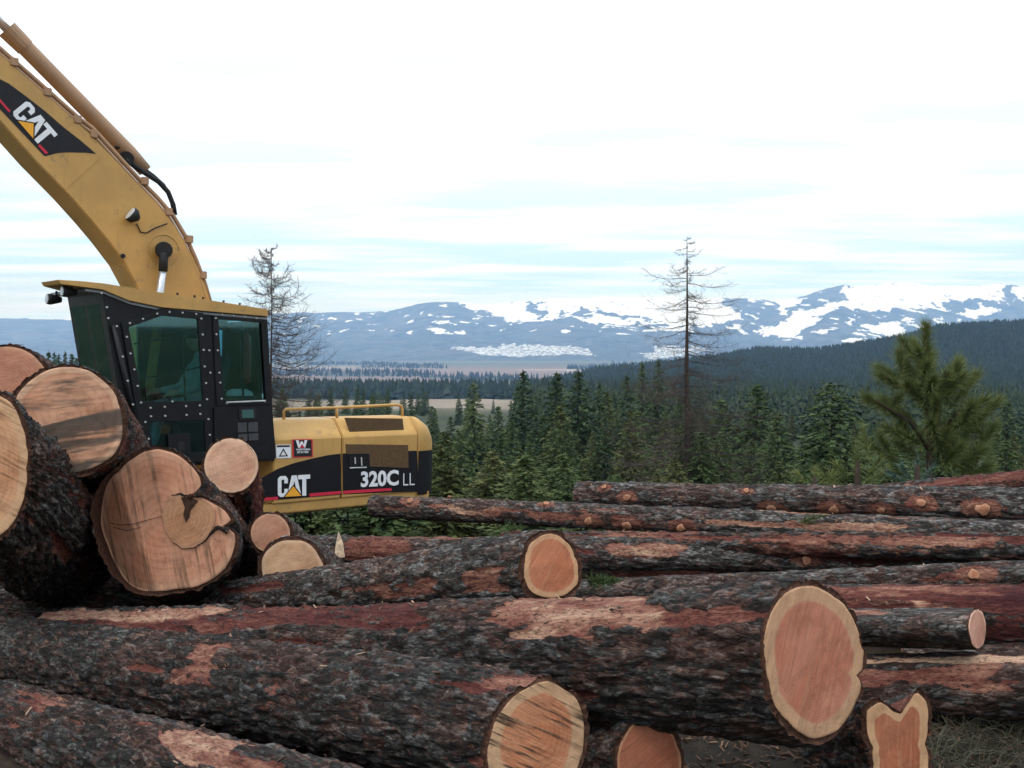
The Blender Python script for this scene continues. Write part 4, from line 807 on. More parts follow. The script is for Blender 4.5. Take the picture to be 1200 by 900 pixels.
# guard bars behind the door glass
mb = MB()
for q in ([(420, 335), (500, 320), (690, 285)], [(450, 480), (560, 465), (710, 430)], [(455, 300), (470, 580)], [(620, 205), (638, 575)]): mb.tube([at(*p, .06) for p in K2(q)], .009, 6)
mb.build('inner_guard', M_rubber, cab)
mb = MB(); mb.tube([at(*p, .04) for p in K2([(878, 240), (882, 568)])], .013, 6); mb.build('inner_guard', M_rubber, cab)
ext = MB().tube([at(*p, .35) for p in K2([(893, 500), (893, 470), (893, 330), (893, 300), (893, 285)])], [.05, .06, .06, .05, .02], 10).build('fire_extinguisher', plain('red_enamel', (.38, .035, .02), .4, .4), None, 0, True)
ext.matrix_world = ME; tag(ext, 'red extinguisher seen through the rear cab window', 'extinguisher')
MB().box((ur2 - .30, .30, wf + .74), (ur2 - .061, 1.0, wf + .765)).build('rear_shelf', M_rubber, cab)
MB().box((ur2 - .42, .07, wf + .60), (ur2 - .061, .30, wf + .72)).build('side_shelf', M_rubber, cab)
bg_ = MB(); r2 = random.Random(5)
bag_w = lc(292, 466, .18)[1]
def bag(label, u, v, sx, sz):
    bm = bmesh.new(); bmesh.ops.create_icosphere(bm, subdivisions=2, radius=1)
    for vv in bm.verts:
        vv.co = Vector((vv.co.x * sx, vv.co.y * .09, max(-.75, vv.co.z) * sz)) * (1 + .18 * (r2.random() - .5))
    me = bpy.data.meshes.new('paper_bag'); bm.to_mesh(me); bm.free(); o = obj('paper_bag', me, plain('crumpled_paper', (.6, .62, .62), .9, .1)); o.matrix_world = ME @ Matrix.Translation((u, .18, v)); return tag(o, label, 'bag')
bag('crumpled pale bag at the front of the rear cab window sill', lc(280, 464, .18)[0], lc(280, 463, .18)[1], .17, .08); bag('smaller pale bag at the back of the rear cab window sill', lc(304, 466, .18)[0], lc(304, 466, .18)[1], .10, .05)
# ---- boom, traced in its own plane
BY0, BY1 = 1.20, 1.72
top = [(-260, -190), (-120, -52), (0, 62), (50, 106), (94, 145), (130, 181), (162, 215), (184, 237), (200, 257), (215, 279), (227, 302), (236, 322), (243, 340), (249, 360), (254, 420), (258, 470)]
bot = [(150 + 30, 470), (172, 400), (167, 352), (160, 334), (146, 308), (125, 280), (104, 255), (79, 227), (40, 187), (0, 142), (-130, 0), (-300, -170)]
tp, bt = lcs(top, BY0), lcs(bot, BY0)
boom = MB().plate([tp + bt], BY0, BY1).build('boom', M_yellow, exc, .012)
decal('weld_seam', cropped(0, 0, 2.647, [(203, 583), (305, 488), (308, 491), (206, 586)]), BY0, M_yellow, boom, .004)
K1 = lambda pts: cropped(0, 0, 2.647, pts)
K0 = lambda pts: cropped(0, 80, 7.5, pts)
decal('boom_decal', K0([(-420, -230), (-120, 50), (0, 97), (75, 133), (200, 225), (400, 380), (560, 520), (700, 628), (845, 752), (760, 742), (600, 738), (500, 745), (400, 772), (380, 762), (0, 360), (-420, -60)]), BY0 - .001, M_decal, boom)
decal('red_stripe', K0([(-60, 215), (0, 270), (92, 375), (78, 388), (0, 298), (-60, 240)]), BY0 - .0045, M_red, boom); decal('red_stripe', K0([(350, 668), (425, 745), (400, 754), (333, 680)]), BY0 - .0045, M_red, boom)
a, b, c = K0([(100, 395), (345, 678), (255, 268)])
cat(a, ((b[0] - a[0]) / 1.30, (b[1] - a[1]) / 1.30), ((c[0] - a[0]) * .92, (c[1] - a[1]) * .92), BY0 - .0045, boom)
# tubes along the top edge
mb = MB(); edge = [(-120, -58), (0, 57), (50, 101), (94, 140), (108, 150), (130, 174), (162, 209), (184, 231), (203, 253), (219, 280), (230, 305), (240, 332), (248, 360)]
mb.tube([at(x, y, BY0 + .05) for x, y in edge], .028, 8); mb.tube([at(x - 4, y + 3, BY0 + .02) for x, y in edge], .022, 8)
mb.build('hydraulic_tube', M_copper, boom, 0, True)
for (x, y) in ((17, 74), (56, 109), (91, 141), (110, 158), (170, 213), (222, 281), (238, 323), (198, 249)):
    u, yy_, v = at(x, y, BY0 + .03); o = MB().box((u - .05, BY0 - .02, v - .04), (u + .03, BY0 + .09, v + .05)).build('tube_clamp', M_copper, boom, .006)
mid = (BY0 + BY1) / 2
# stick cylinder with rod
cyl = MB().tube([at(170, 200, mid), at(152, 180, mid), at(28, 54, mid), at(12, 38, mid)], [.085, .095, .095, .085], 14).build('stick_cylinder', M_copper, exc, 0, True)
MB().tube([at(30, 56, mid), at(8, 34, mid)], [.105, .115], 14).build('cylinder_gland', M_copper, cyl); MB().tube([at(12, 38, mid), at(-150, -125, mid)], .05, 10).build('piston_rod', M_steel, cyl, 0, True)
MB().tube([at(148, 186, mid - .14), at(148, 186, mid + .14)], .09, 12).build('cylinder_pin', M_rubber, cyl)
hs = MB().tube([at(x, y, mid - .12) for x, y in ((147, 186), (158, 195), (172, 204), (186, 213), (197, 225), (203, 240), (205, 252))], .032, 8)
hs.tube([at(x, y, mid - .05) for x, y in ((135, 173), (146, 172), (156, 184), (166, 196), (180, 206), (192, 217), (200, 232), (204, 250))], .022, 8); hs.build('hose', M_rubber, boom, 0, True)
# boom lamp, cylinder pin boot and chromed rod
u, yy_, v = at(158, 254, BY0 - .10)
lm = MB().tube([(u + .05, BY0 - .10, v - .02), (u + .0, BY0 - .10, v), (u - .05, BY0 - .10, v + .03)], [.03, .085, .09], 12).build('boom_lamp', M_rubber, exc, 0, True)
MB().tube([(u - .052, BY0 - .10, v + .031), (u - .06, BY0 - .10, v + .036)], [.08, .078], 12).build('lens', plain('lens_pale', (.5, .52, .52), .2, .6), lm); MB().tube([(u, BY0 - .10, v), (u, BY0 + .01, v - .02)], .015, 6).build('bracket', M_rubber, lm)
mb = MB(); mb.tube([at(x, y, BY0 - .012) for x, y in ((160, 262), (165, 272), (172, 273), (182, 267), (196, 262))], .008, 5); mb.build('lamp_cable', M_rubber, boom)
pb = MB().tube([at(192, 293, BY0 + .01), at(192, 293, BY0 - .16)], [.105, .095], 14).build('pin_boot', M_rubber, boom, .01)
mb = MB(); q = at(192, 293, BY0 - .004); mb.tube([(q[0] + .19 * math.cos(t * .35), q[1], q[2] + .19 * math.sin(t * .35)) for t in range(19)], .006, 5, False); mb.build('pin_ring', M_yellow, boom)
bc = MB().tube([at(192, 296, BY0 - .13), at(191, 318, BY0 - .13)], .052, 10).build('boom_cylinder_eye', M_rubber, exc, 0, True)
MB().tube([at(191, 316, BY0 - .13), at(183, 380, BY0 - .13)], .045, 12).build('piston_rod', M_steel, bc, 0, True); MB().tube([at(185, 366, BY0 - .13), at(172, 470, BY0 - .13)], .075, 12).build('cylinder_barrel', M_yellow, bc, 0, True)
MB().tube([at(144, 300, BY0 - .02), at(144, 300, BY0 + .005)], .03, 8).build('grease_cap', M_rubber, boom)
# arm beyond the frame, hanging from the boom tip
tipu, tipv = lc(-262, -165, BY0); MB().plate([[(tipu - .25, tipv + .7), (tipu + .25, tipv + .6), (tipu + .15, tipv - .5), (tipu - .9, tipv - 2.6), (tipu - 1.1, tipv - 2.55), (tipu - .5, tipv - .2)]], BY0 + .08, BY1 - .08).build('stick', M_yellow, exc, .012)
# undercarriage
tr_w = wlow - .16
gz = (MEi @ Vector((X0.x, X0.y, -.9))).z
ring = MB().tube([(-.35, W / 2, wlow - .5), (-.35, W / 2, wlow + .05)], .62, 24).build('slew_ring', M_dirt_steel, exc)
for yy in (W / 2 - 1.2, W / 2 + 1.2):
    hgt = .80; zc = wlow - .40 - hgt / 2; prof = []
    for k in range(20):
        a_ = math.pi / 2 + math.pi * k / 19; prof.append((-1.7 + .40 * math.cos(a_), zc + .40 * math.sin(a_)))
    for k in range(20):
        a_ = -math.pi / 2 + math.pi * k / 19; prof.append((1.05 + .40 * math.cos(a_), zc + .40 * math.sin(a_)))
    t_ = MB().plate([prof], yy - .16, yy + .16).build('track_frame', M_dirt_steel, exc)
    m2 = MB()
    for k in range(44):
        s_ = k / 44 * (2 * 2.75 + 2 * math.pi * .42); r_c = .42
        if s_ < 2.75: c_, n_ = (-1.7 + s_, zc + r_c), (0, 1)
        elif s_ < 2.75 + math.pi * r_c: a_ = math.pi / 2 - (s_ - 2.75) / r_c; c_, n_ = (1.05 + r_c * math.cos(a_), zc + r_c * math.sin(a_)), (math.cos(a_), math.sin(a_))
        elif s_ < 5.5 + math.pi * r_c: c_, n_ = (1.05 - (s_ - 2.75 - math.pi * r_c), zc - r_c), (0, -1)
        else: a_ = -math.pi / 2 - (s_ - 5.5 - math.pi * r_c) / r_c; c_, n_ = (-1.7 + r_c * math.cos(a_), zc + r_c * math.sin(a_)), (math.cos(a_), math.sin(a_))
        tx = (n_[1], -n_[0]); pp = [(c_[0] + tx[0] * a + n_[0] * b, c_[1] + tx[1] * a + n_[1] * b) for a, b in ((-.085, -.015), (.085, -.015), (.085, .015), (.02, .015), (.0, .04), (-.02, .015), (-.085, .015))]
        m2.plate([pp], yy - .3, yy + .3)
    m2.build('track_shoes', M_dirt_steel, t_)['kind'] = 'stuff'

# operator seated in the cab
def operator():
    su = -.82; J = {'pel': (-.74, .56, .60), 'chest': (-.64, .56, 1.0), 'neck': (-.66, .56, 1.16), 'head': (-.70, .56, 1.22)}
    V = [(-.72, .56, .60), (-.66, .56, .85), (-.64, .56, 1.04), (-.66, .56, 1.16), (-.69, .56, 1.24),
         (-.65, .36, 1.03), (-.78, .32, .80), (-1.04, .30, .76), (-.65, .76, 1.03), (-.78, .80, .80), (-1.04, .80, .76),
         (-.74, .46, .60), (-1.14, .44, .60), (-1.24, .44, .18), (-1.40, .44, .10), (-.74, .66, .60), (-1.14, .68, .60), (-1.24, .68, .18), (-1.40, .68, .10)]
    Rd = [.15, .15, .15, .06, .055, .075, .055, .04, .075, .055, .04, .10, .075, .055, .045, .10, .075, .055, .045]
    Eg = [(0, 1), (1, 2), (2, 3), (3, 4), (2, 5), (5, 6), (6, 7), (2, 8), (8, 9), (9, 10), (0, 11), (11, 12), (12, 13), (13, 14), (0, 15), (15, 16), (16, 17), (17, 18)]
    me = bpy.data.meshes.new('body'); me.from_pydata([(a, b, c + wf) for a, b, c in V], Eg, []); o = bpy.data.objects.new('body', me); C.objects.link(o)
    m = o.modifiers.new('s', 'SKIN'); sv = me.skin_vertices[0].data
    for i, r in enumerate(Rd): sv[i].radius = (r, r)
    sv[0].use_root = True; o.modifiers.new('d', 'SUBSURF').levels = 2; o.modifiers['d'].render_levels = 2
    dg = bpy.context.evaluated_depsgraph_get(); me2 = bpy.data.meshes.new_from_object(o.evaluated_get(dg)); bpy.data.objects.remove(o)
    me2.name = 'body'; me2.materials.clear()
    for p in me2.polygons: p.use_smooth = True
    root = thing('person', 'operator in a pale shirt seated inside the excavator cab', 'person', ME)
    obj('body', me2, plain('shirt_grey', (.32, .36, .37), .9, .1), root)
    bm = bmesh.new(); bmesh.ops.create_uvsphere(bm, u_segments=20, v_segments=14, radius=1)
    for v in bm.verts:
        x, y, z = v.co; k = 1 - .18 * max(0, -z); nose = .22 * math.exp(-((y) / .18) ** 2 - ((z + .1) / .22) ** 2) if x < -.5 else 0
        v.co = Vector((-.72 + x * .098 * k - nose * .1, .56 + y * .078 * k, wf + 1.36 + z * .125))
    hm = bpy.data.meshes.new('head'); bm.to_mesh(hm); bm.free()
    for p in hm.polygons: p.use_smooth = True
    hd = obj('head', hm, plain('skin', (.50, .28, .20), .6, .3), root)
    bm = bmesh.new(); bmesh.ops.create_uvsphere(bm, u_segments=20, v_segments=14, radius=1)
    for v in bm.verts:
        x, y, z = v.co
        if z < .12: z = .12 if x < .1 else max(z, -.55)
        v.co = Vector((-.715 + x * .106, .56 + y * .086, wf + 1.365 + z * .132))
    cm = bpy.data.meshes.new('cap'); bm.to_mesh(cm); bm.free(); obj('cap', cm, M_rubber, hd); MB().box((-.92, .49, wf + 1.385), (-.80, .63, wf + 1.397)).build('cap_visor', M_rubber, hd, .004)
    for s_ in (.32, .80):
        mb = MB(); c = Vector((-1.06, .30 if s_ < .5 else .80, wf + .76)); mb.tube([c + Vector((.03, 0, 0)), c + Vector((-.05, 0, -.01)), c + Vector((-.09, 0, -.03))], [.03, .04, .025], 8)
        for f in range(4): y_ = c.y - .03 + .02 * f; mb.tube([(c.x - .08, y_, c.z - .02), (c.x - .125, y_, c.z - .045), (c.x - .115, y_, c.z - .085)], [.010, .009, .008], 6)
        mb.tube([(c.x - .03, c.y + .035, c.z - .01), (c.x - .085, c.y + .05, c.z - .05)], [.011, .009], 6); mb.build('hand', hm.materials[0], root, 0, True)
operator()

# ------------------------------------------------------------------ trees
def conifer_mesh(H, Rb, seed, lo=.06, whorl=.32, clump=.42, droop=.25, power=.85, ragged=.35, per=6):
    r = np.random.RandomState(seed); V = []; z = lo * H
    tris = []
    while z < H * .985:
        t = (z - lo * H) / (H * (1 - lo)); ln = Rb * (1 - t) ** power * (.55 + .45 * min(1, t * 6 + .45)) + .12
        for b in range(max(3, int(per * (1 - .35 * t)))):
            az = r.rand() * 6.283; l = ln * (1 - ragged * r.rand()); zz_ = z + (r.rand() - .5) * whorl
            if r.rand() < .06: continue
            n = max(2, int(l / (clump * .42)))
            for k in range(n):
                f = (k + .6) / n; d = l * f; up = .10 * d - droop * d * f + (r.rand() - .5) * .12
                if f < .25 and r.rand() < .5: continue
                cxn = np.array([math.cos(az) * d, math.sin(az) * d, zz_ + up])
                for q in range(2):
                    dr_ = np.array([math.cos(az + r.randn() * .7), math.sin(az + r.randn() * .7), -.15 + r.randn() * .3]); dr_ /= np.linalg.norm(dr_)
                    sd = np.cross(dr_, r.randn(3)); sd /= np.linalg.norm(sd) + 1e-6
                    s_ = clump * (.6 + .7 * r.rand()) * (1 - .45 * t)
                    tris.append([cxn - dr_ * s_ * .35 + sd * s_ * .26, cxn - dr_ * s_ * .35 - sd * s_ * .26, cxn + dr_ * s_ * .65])
        z += whorl * (1 - .45 * t)
    for k in range(5): tris.append([np.array([.03, 0, H * .96]), np.array([-.03, .03, H * .96]), np.array([r.randn() * .04, r.randn() * .04, H * 1.01])])
    V = np.array(tris).reshape(-1, 3); return mesh_np('crown', V, np.arange(len(V)).reshape(-1, 3), smooth=False)
def trunk_mesh(H, r0, top=.97):
    mb = MB(); mb.tube([(0, 0, -.6), (0, 0, H * .1), (0.02 * H * .3, 0, H * .5), (0, 0, H * top)], [r0 * 1.2, r0, r0 * .6, .015], 7); return mesh_py('trunk', mb.V, mb.F, True)
KINDS = []
for i, (H, Rb, lo, per, cl, po, mi) in enumerate([(12, 2.8, .02, 12, .60, .72, 0), (12, 2.5, .04, 11, .56, .78, 0), (12, 3.2, .01, 12, .66, .68, 1), (12, 2.7, .08, 9, .60, .62, 1), (12, 3.1, .01, 11, .66, .70, 2), (12, 3.0, .22, 9, .70, .45, 1)]):
    me = conifer_mesh(H, Rb, 100 + i, lo, .34, cl, .28, po, .42, per); me.materials.append(M_leaf[mi]); tm = trunk_mesh(H, .15); tm.materials.append(M_trunk); KINDS.append((me, tm, H))
def conifer(kind, px, top_y, Y, label, group=None, base=None, wide=1.0):
    x = (px - 600) / FPX * Y; zb = gh(x, Y) if base is None else base; ztop = EYE - (top_y - HOR) / FPX * Y; me, tm, H = KINDS[kind]; s = (ztop - zb) / H
    t = thing('conifer_tree', label, 'tree', Matrix.Translation((x, Y, zb)) @ Matrix.Rotation(rnd.random() * 6.28, 4, 'Z') @ Matrix.Diagonal((s * wide, s * wide, s, 1)), group)
    obj('trunk', tm, None, t); obj('crown', me, None, t); return t
G1 = 'conifers on the slope behind the logs'
named = [(3, 555, 450, 118, 'tall narrow conifer standing alone just right of the counterweight', .8), (1, 613, 436, 120, 'dark spire-topped conifer, tallest left of the bare larch by the pale field', 1.0), (0, 652, 438, 128, 'dense dark conifer second from the pale field', 1.0),
         (0, 678, 437, 122, 'broad dark conifer third from the pale field', 1.1), (1, 703, 449, 125, 'slender conifer in the gap left of the paired tops', .8), (1, 735, 441, 130, 'left one of the two paired conifer tops beside the bare larch', .85), (1, 753, 426, 150, 'taller of the two paired conifer tops beside the bare larch', .75), (1, 772, 423, 152, 'narrow conifer directly behind the bare larch trunk on its left', .7),
         (4, 657, 478, 80, 'olive brown conifer in front of the dark spires', 1.15), (5, 975, 452, 62, 'round-crowned green pine left of the young pine', 1.1), (2, 888, 452, 105, 'green conifer midway between bare larch and young pine', 1.0), (2, 912, 486, 90, 'shorter bushy conifer beside the midway green one', 1.1), (0, 1180, 470, 130, 'dark conifer at the right edge behind the young pine', 1.1),
         (0, 506, 478, 190, 'small dark conifer showing right above the counterweight curve', .9), (1, 528, 490, 140, 'small dark conifer left of the lone narrow one', 1.0), (0, 584, 478, 150, 'dark conifer between the lone narrow one and the tallest spire', 1.0), (2, 845, 470, 110, 'bushy conifer right of the bare larch trunk', 1.1), (5, 1098, 474, 75, 'pine crown hidden behind the young pine', 1.0)]
for k, px, ty, Y, lb, wd in named: conifer(k, px, ty - 3, Y, lb, G1, None, wd * 1.35)
rt = random.Random(21)
env = lambda x: np.interp(x, [480, 560, 620, 700, 780, 860, 930, 1000, 1100, 1200], [488, 478, 462, 460, 455, 474, 482, 476, 484, 478])
zones = [(560, 'by the counterweight'), (640, 'left of the dark spires'), (720, 'among the dark spires'), (790, 'left of the bare larch'), (870, 'right of the bare larch'), (950, 'midway to the young pine'), (1040, 'left of the young pine'), (1120, 'behind the young pine'), (2000, 'at the right edge')]
looks = {0: 'dark green', 1: 'slim dark green', 2: 'broad green', 3: 'thin-crowned green', 4: 'olive brown'}
for i in range(205):
    px = rt.uniform(482, 1250); Y = rt.choice([rt.uniform(60, 110), rt.uniform(90, 200), rt.uniform(180, 460), rt.uniform(200, 460)])
    lo_ = env(px) + (0 if Y > 120 else 18); ty = lo_ + abs(rt.gauss(0, 22)); x = (px - 600) / FPX * Y; zb = gh(x, Y); hmax = 17
    ztop = EYE - (ty - HOR) / FPX * Y
    if ztop - zb > hmax: ty = HOR + (EYE - zb - hmax * rt.uniform(.7, 1)) / Y * FPX
    if ztop - zb < 3: ty = HOR + (EYE - zb - rt.uniform(4, 8)) / Y * FPX
    kd = rt.choice([0, 0, 1, 2, 2, 3, 4])
    if px < 600 and Y > 260 and rt.random() < .85: continue
    zn = next(z for lim, z in zones if px < lim); dp = 'front rows' if Y < 100 else ('middle rows' if Y < 200 else 'back rows')
    conifer(kd, px, ty, Y, looks[kd] + ' conifer ' + zn + ' in the ' + dp + ' of trees', 'crowd of conifers on the slope', None, rt.uniform(1.05, 1.6))
for i, (px, ty, Y) in enumerate([(42, 413, 240), (51, 417, 250), (57, 411, 235), (64, 411, 245), (69, 414, 260), (76, 411, 240), (84, 413, 250), (33, 421, 255), (90, 418, 240), (20, 424, 245), (100, 416, 250), (110, 420, 255)]):
    conifer(i % 2, px, ty, Y, 'small far conifer in the row left of the cab', 'conifers left of the cab', None, .75)
for i in range(44):
    px = rt.uniform(318, 600) if i > 19 else rt.uniform(318, 500); Y = rt.uniform(190, 480); x = (px - 600) / FPX * Y; zb = gh(x, Y); h = rt.uniform(8, 15); conifer(i % 3, px, HOR + (EYE - zb - h) / Y * FPX, Y, ('small' if h < 11 else 'taller') + ' distant conifer ' + ('behind the cab-side larch' if px < 380 else 'above the yellow hood' if px < 460 else 'above the counterweight curve' if px < 520 else 'beside the pale field') + (' close to the field edge' if Y > 330 else ''), 'conifers above the hood', None, .9)
# shrubs and young pines low on the slope
for i in range(62):
    px = rt.uniform(330, 1220) if i < 46 else rt.uniform(335, 700); Y = rt.uniform(26, 60) if i < 46 else rt.uniform(17, 30); x = (px - 600) / FPX * Y; zb = gh(x, Y); h = rt.uniform(1.2, 3.0)
    conifer(rt.choice([2, 4, 4, 3]), px, HOR + (EYE - zb - h) / Y * FPX, Y, ('squat' if h < 2.1 else 'bushy') + ' young conifer ' + (next(z for lim, z in zones if px < lim) if px > 482 else 'seen below the excavator body') + (' close behind the logs' if Y < 42 else ' a little up the slope'), 'saplings behind the logs', None, rt.uniform(1.6, 2.4))

# bare larches
def twig_mesh(segs, n=3):
    segs = [s for s in segs]; V = np.zeros((len(segs) * 2 * n, 3)); F = []
    A = np.array([s[0] for s in segs]); B = np.array([s[1] for s in segs]); ra = np.array([s[2] for s in segs]); rb = np.array([s[3] for s in segs])
    d = B - A; d /= np.linalg.norm(d, axis=1)[:, None] + 1e-9; u = np.cross(d, np.array([.31, .77, .55])); u /= np.linalg.norm(u, axis=1)[:, None] + 1e-9; v = np.cross(d, u)
    V = V.reshape(len(segs), 2, n, 3)
    for k in range(n):
        o = u * math.cos(6.283 * k / n) + v * math.sin(6.283 * k / n); V[:, 0, k] = A + o * ra[:, None]; V[:, 1, k] = B + o * rb[:, None]
    f = np.array([[k, (k + 1) % n, n + (k + 1) % n, n + k] for k in range(n)]); F = (f[None] + (np.arange(len(segs)) * 2 * n)[:, None, None]).reshape(-1, 4)
    return mesh_np('branches', V.reshape(-1, 3), F)
def larch(label, px, top_y, Y, prof, nb, seed, tw=1.0, trunk_r=.22, upturn=.5, side=None, dense=None):
    r = np.random.RandomState(seed); x = (px - 600) / FPX * Y; zb = gh(x, Y); H = EYE - (top_y - HOR) / FPX * Y - zb
    t = thing('bare_larch', label, 'tree', Matrix.Translation((x, Y, zb)))
    mb = MB(); mb.tube([(0, 0, -.5), (.05, 0, H * .25), (-.03, 0, H * .5), (.02, 0, H * .75), (0, 0, H)], [trunk_r * 1.15, trunk_r * .9, trunk_r * .62, trunk_r * .3, .012], 8); mb.build('trunk', M_trunk, t, 0, True)
    segs = []
    for b in range(nb):
        f = prof[0][0] + (1 - prof[0][0]) * ((b + r.rand()) / nb); R = np.interp(f, [p[0] for p in prof], [p[1] for p in prof]) * (.3 + .75 * r.rand() ** .8)
        az = r.rand() * 6.283
        if side is not None and r.rand() < side: az = r.randn() * .8
        z = f * H; n = 6; p = np.array([0, 0, z]); dirn = np.array([math.cos(az), math.sin(az), .05 - .25 * (1 - f)])
        pts = [p]
        for k in range(n):
            dirn = dirn + np.array([r.randn() * .22, r.randn() * .22, (-.10 if k < 2 else upturn * .18) + r.randn() * .06]); p = p + dirn / np.linalg.norm(dirn) * R / n; pts.append(p)
        br = .006 + .0065 * R
        for k in range(n):
            segs.append((pts[k], pts[k + 1], br * (1 - k / n * .75), br * (1 - (k + 1) / n * .75)))
            m = int((dense(f) if dense else 3) * tw * (.6 + .8 * r.rand()))
            for q in range(m):
                a0 = pts[k] + (pts[k + 1] - pts[k]) * r.rand(); dv = (pts[k + 1] - pts[k]); dv = dv / np.linalg.norm(dv) * .6 + r.randn(3) * .55 + np.array([0, 0, .05]); L_ = R * (.10 + .16 * r.rand())
                e = a0 + dv * L_; segs.append((a0, e, .0065, .003))
                if r.rand() < .6: segs.append((a0 + (e - a0) * .6, a0 + (e - a0) * .6 + (r.randn(3) * .5 + dv * .4) * L_ * .6, .006, .003))
    obj('branches', twig_mesh(segs), M_twig, t); return t
larch('tall bare larch standing black against the snowy mountains', 805, 277, 62, [(.10, 6.0), (.35, 6.2), (.52, 4.6), (.60, 3.2), (.70, 4.0), (.82, 3.8), (.88, 1.8), (.95, 1.2), (1, .3)], 130, 5, 1.0, .22, .8, None, lambda f: 11 if f < .52 else 6)
larch('bare larch rising just behind the cab roof', 318, 291, 42, [(.30, 3.2), (.5, 3.0), (.72, 2.2), (.85, 1.7), (.95, 1.0), (1, .4)], 130, 6, 1.0, .08, 1.5, .3, lambda f: 8)

# long-needled young pine in front of the ridge
def young_pine(label, px, top_y, Y, shoots, trunk_pts, mat, nl=.20, per=150, seed=3, limbs=()):
    r = np.random.RandomState(seed); x = (px - 600) / FPX * Y; zb = gh(x, Y)
    t = thing('young_pine', label, 'tree', Matrix.Translation((x, Y, zb)))
    def lp(q, dy=0.0): p = P(q[0], q[1], Y); return Vector((p.x - x, dy, p.z - zb))
    mb = MB(); tp_ = [Vector((0, 0, -.3))] + [lp(q) for q in trunk_pts]; mb.tube(tp_, [.06 * (1 - i / len(tp_)) + .012 for i in range(len(tp_))], 8); mb.build('trunk', M_trunk, t, 0, True)
    mb = MB()
    for l in limbs: mb.tube([lp((q[0], q[1]), q[2]) for q in l], [.026 * (1 - i / len(l)) + .008 for i in range(len(l))], 6)
    mb.build('limbs', M_trunk, t, 0, True)
    tris = []
    for (ax_, ay_, bx_, by_, dy) in shoots:
        a, b = np.array(lp((ax_, ay_), dy * .5)), np.array(lp((bx_, by_), dy)); d = b - a; ln = np.linalg.norm(d); d = d / ln
        for k in range(int(per * max(.6, ln / .35))):
            f = r.rand() ** .7; o = a + (b - a) * f; dv = d * (.55 + .5 * f) + r.randn(3) * .42; dv /= np.linalg.norm(dv); sd = np.cross(dv, r.randn(3)); sd /= np.linalg.norm(sd); L_ = nl * (.7 + .5 * r.rand())
            mid_ = o + dv * L_ * .5 - np.array([0, 0, .01]); tris.append([o + sd * .005, o - sd * .005, o + dv * L_ - np.array([0, 0, .02])])
    V = np.array(tris).reshape(-1, 3); obj('needles', mesh_np('needles', V, np.arange(len(V)).reshape(-1, 3), smooth=False), mat, t); return t
sh = []
rp = random.Random(9)
tips = [(1085, 384, 1086, 440, 0), (1025, 440, 1072, 462, -.3), (1012, 466, 1060, 492, -.2), (1040, 432, 1075, 455, .3), (1128, 425, 1104, 470, .2), (1112, 430, 1102, 478, -.3), (1146, 440, 1112, 482, .1), (1160, 470, 1130, 505, -.2), (1150, 492, 1128, 530, .3), (1168, 500, 1140, 540, .1), (1100, 418, 1088, 450, .3), (1070, 412, 1084, 440, -.2),
        (1045, 470, 1080, 500, .3), (1030, 500, 1075, 520, -.4), (1050, 450, 1084, 480, -.5), (1115, 455, 1100, 495, .5), (1135, 468, 1106, 505, -.5), (1120, 500, 1096, 530, .4), (1060, 520, 1085, 540, .3), (1140, 525, 1110, 548, -.3), (1165, 530, 1130, 555, .4), (1085, 470, 1087, 505, -.4), (1092, 505, 1090, 535, -.5), (1020, 520, 1060, 545, .2), (1105, 520, 1094, 545, -.6), (1150, 545, 1120, 560, -.2), (1076, 440, 1086, 465, .4), (1096, 440, 1090, 470, -.4)]
for (bx_, by_, ax_, ay_, dy) in tips:
    sh.append((ax_, ay_, bx_, by_, dy))
    for q in range(1):
        f = rp.uniform(.1, .7); cx_, cy_ = ax_ + (bx_ - ax_) * f, ay_ + (by_ - ay_) * f; sh.append((cx_, cy_, cx_ + rp.uniform(-20, 20), cy_ - rp.uniform(14, 34), dy + rp.uniform(-.4, .4)))
pine_leaf = leaf_material('long_needles', (.07, .095, .030), (.15, .17, .055), (.22, .22, .09))
young_pine('young long-needled pine with upswept tufts above the right-hand deck', 1090, 384, 16, sh, [(1090, 560), (1089, 520), (1087, 470), (1086, 420), (1085, 392)], pine_leaf, .27, 330, 3,
           [[(1090, 540, 0), (1102, 510, .1), (1106, 470, .1), (1112, 440, -.2)], [(1102, 512, .1), (1125, 480, 0), (1142, 448, .1)], [(1090, 530, 0), (1060, 492, -.2), (1020, 468, -.2)], [(1087, 470, 0), (1050, 450, -.2), (1030, 441, -.3)], [(1140, 560, .1), (1152, 530, .1), (1158, 480, .1)]])
young_pine('blue-green pine sapling poking up left of the young pine', 1075, 535, 13, [(1074, 562, 1075, 540, 0), (1072, 566, 1060, 546, .1), (1076, 566, 1088, 548, -.1), (1070, 570, 1048, 555, .2)], [(1075, 570), (1075, 545)], M_leaf[3], .14, 120, 4)
young_pine('olive pine sapling low behind the stub-covered log', 1005, 520, 14, [(1005, 560, 1004, 530, 0), (1000, 566, 985, 545, .2), (1008, 566, 1025, 535, -.2), (1012, 570, 1040, 552, .1), (996, 572, 972, 560, .3), (1022, 545, 1018, 505, .2)], [(1005, 572), (1005, 540)], pine_leaf, .2, 150, 5)
young_pine('small olive pine sapling at the left of the olive one', 955, 545, 15, [(955, 570, 955, 552, 0), (952, 572, 938, 556, .2), (958, 572, 972, 553, -.2)], [(955, 575), (955, 558)], pine_leaf, .18, 130, 6)

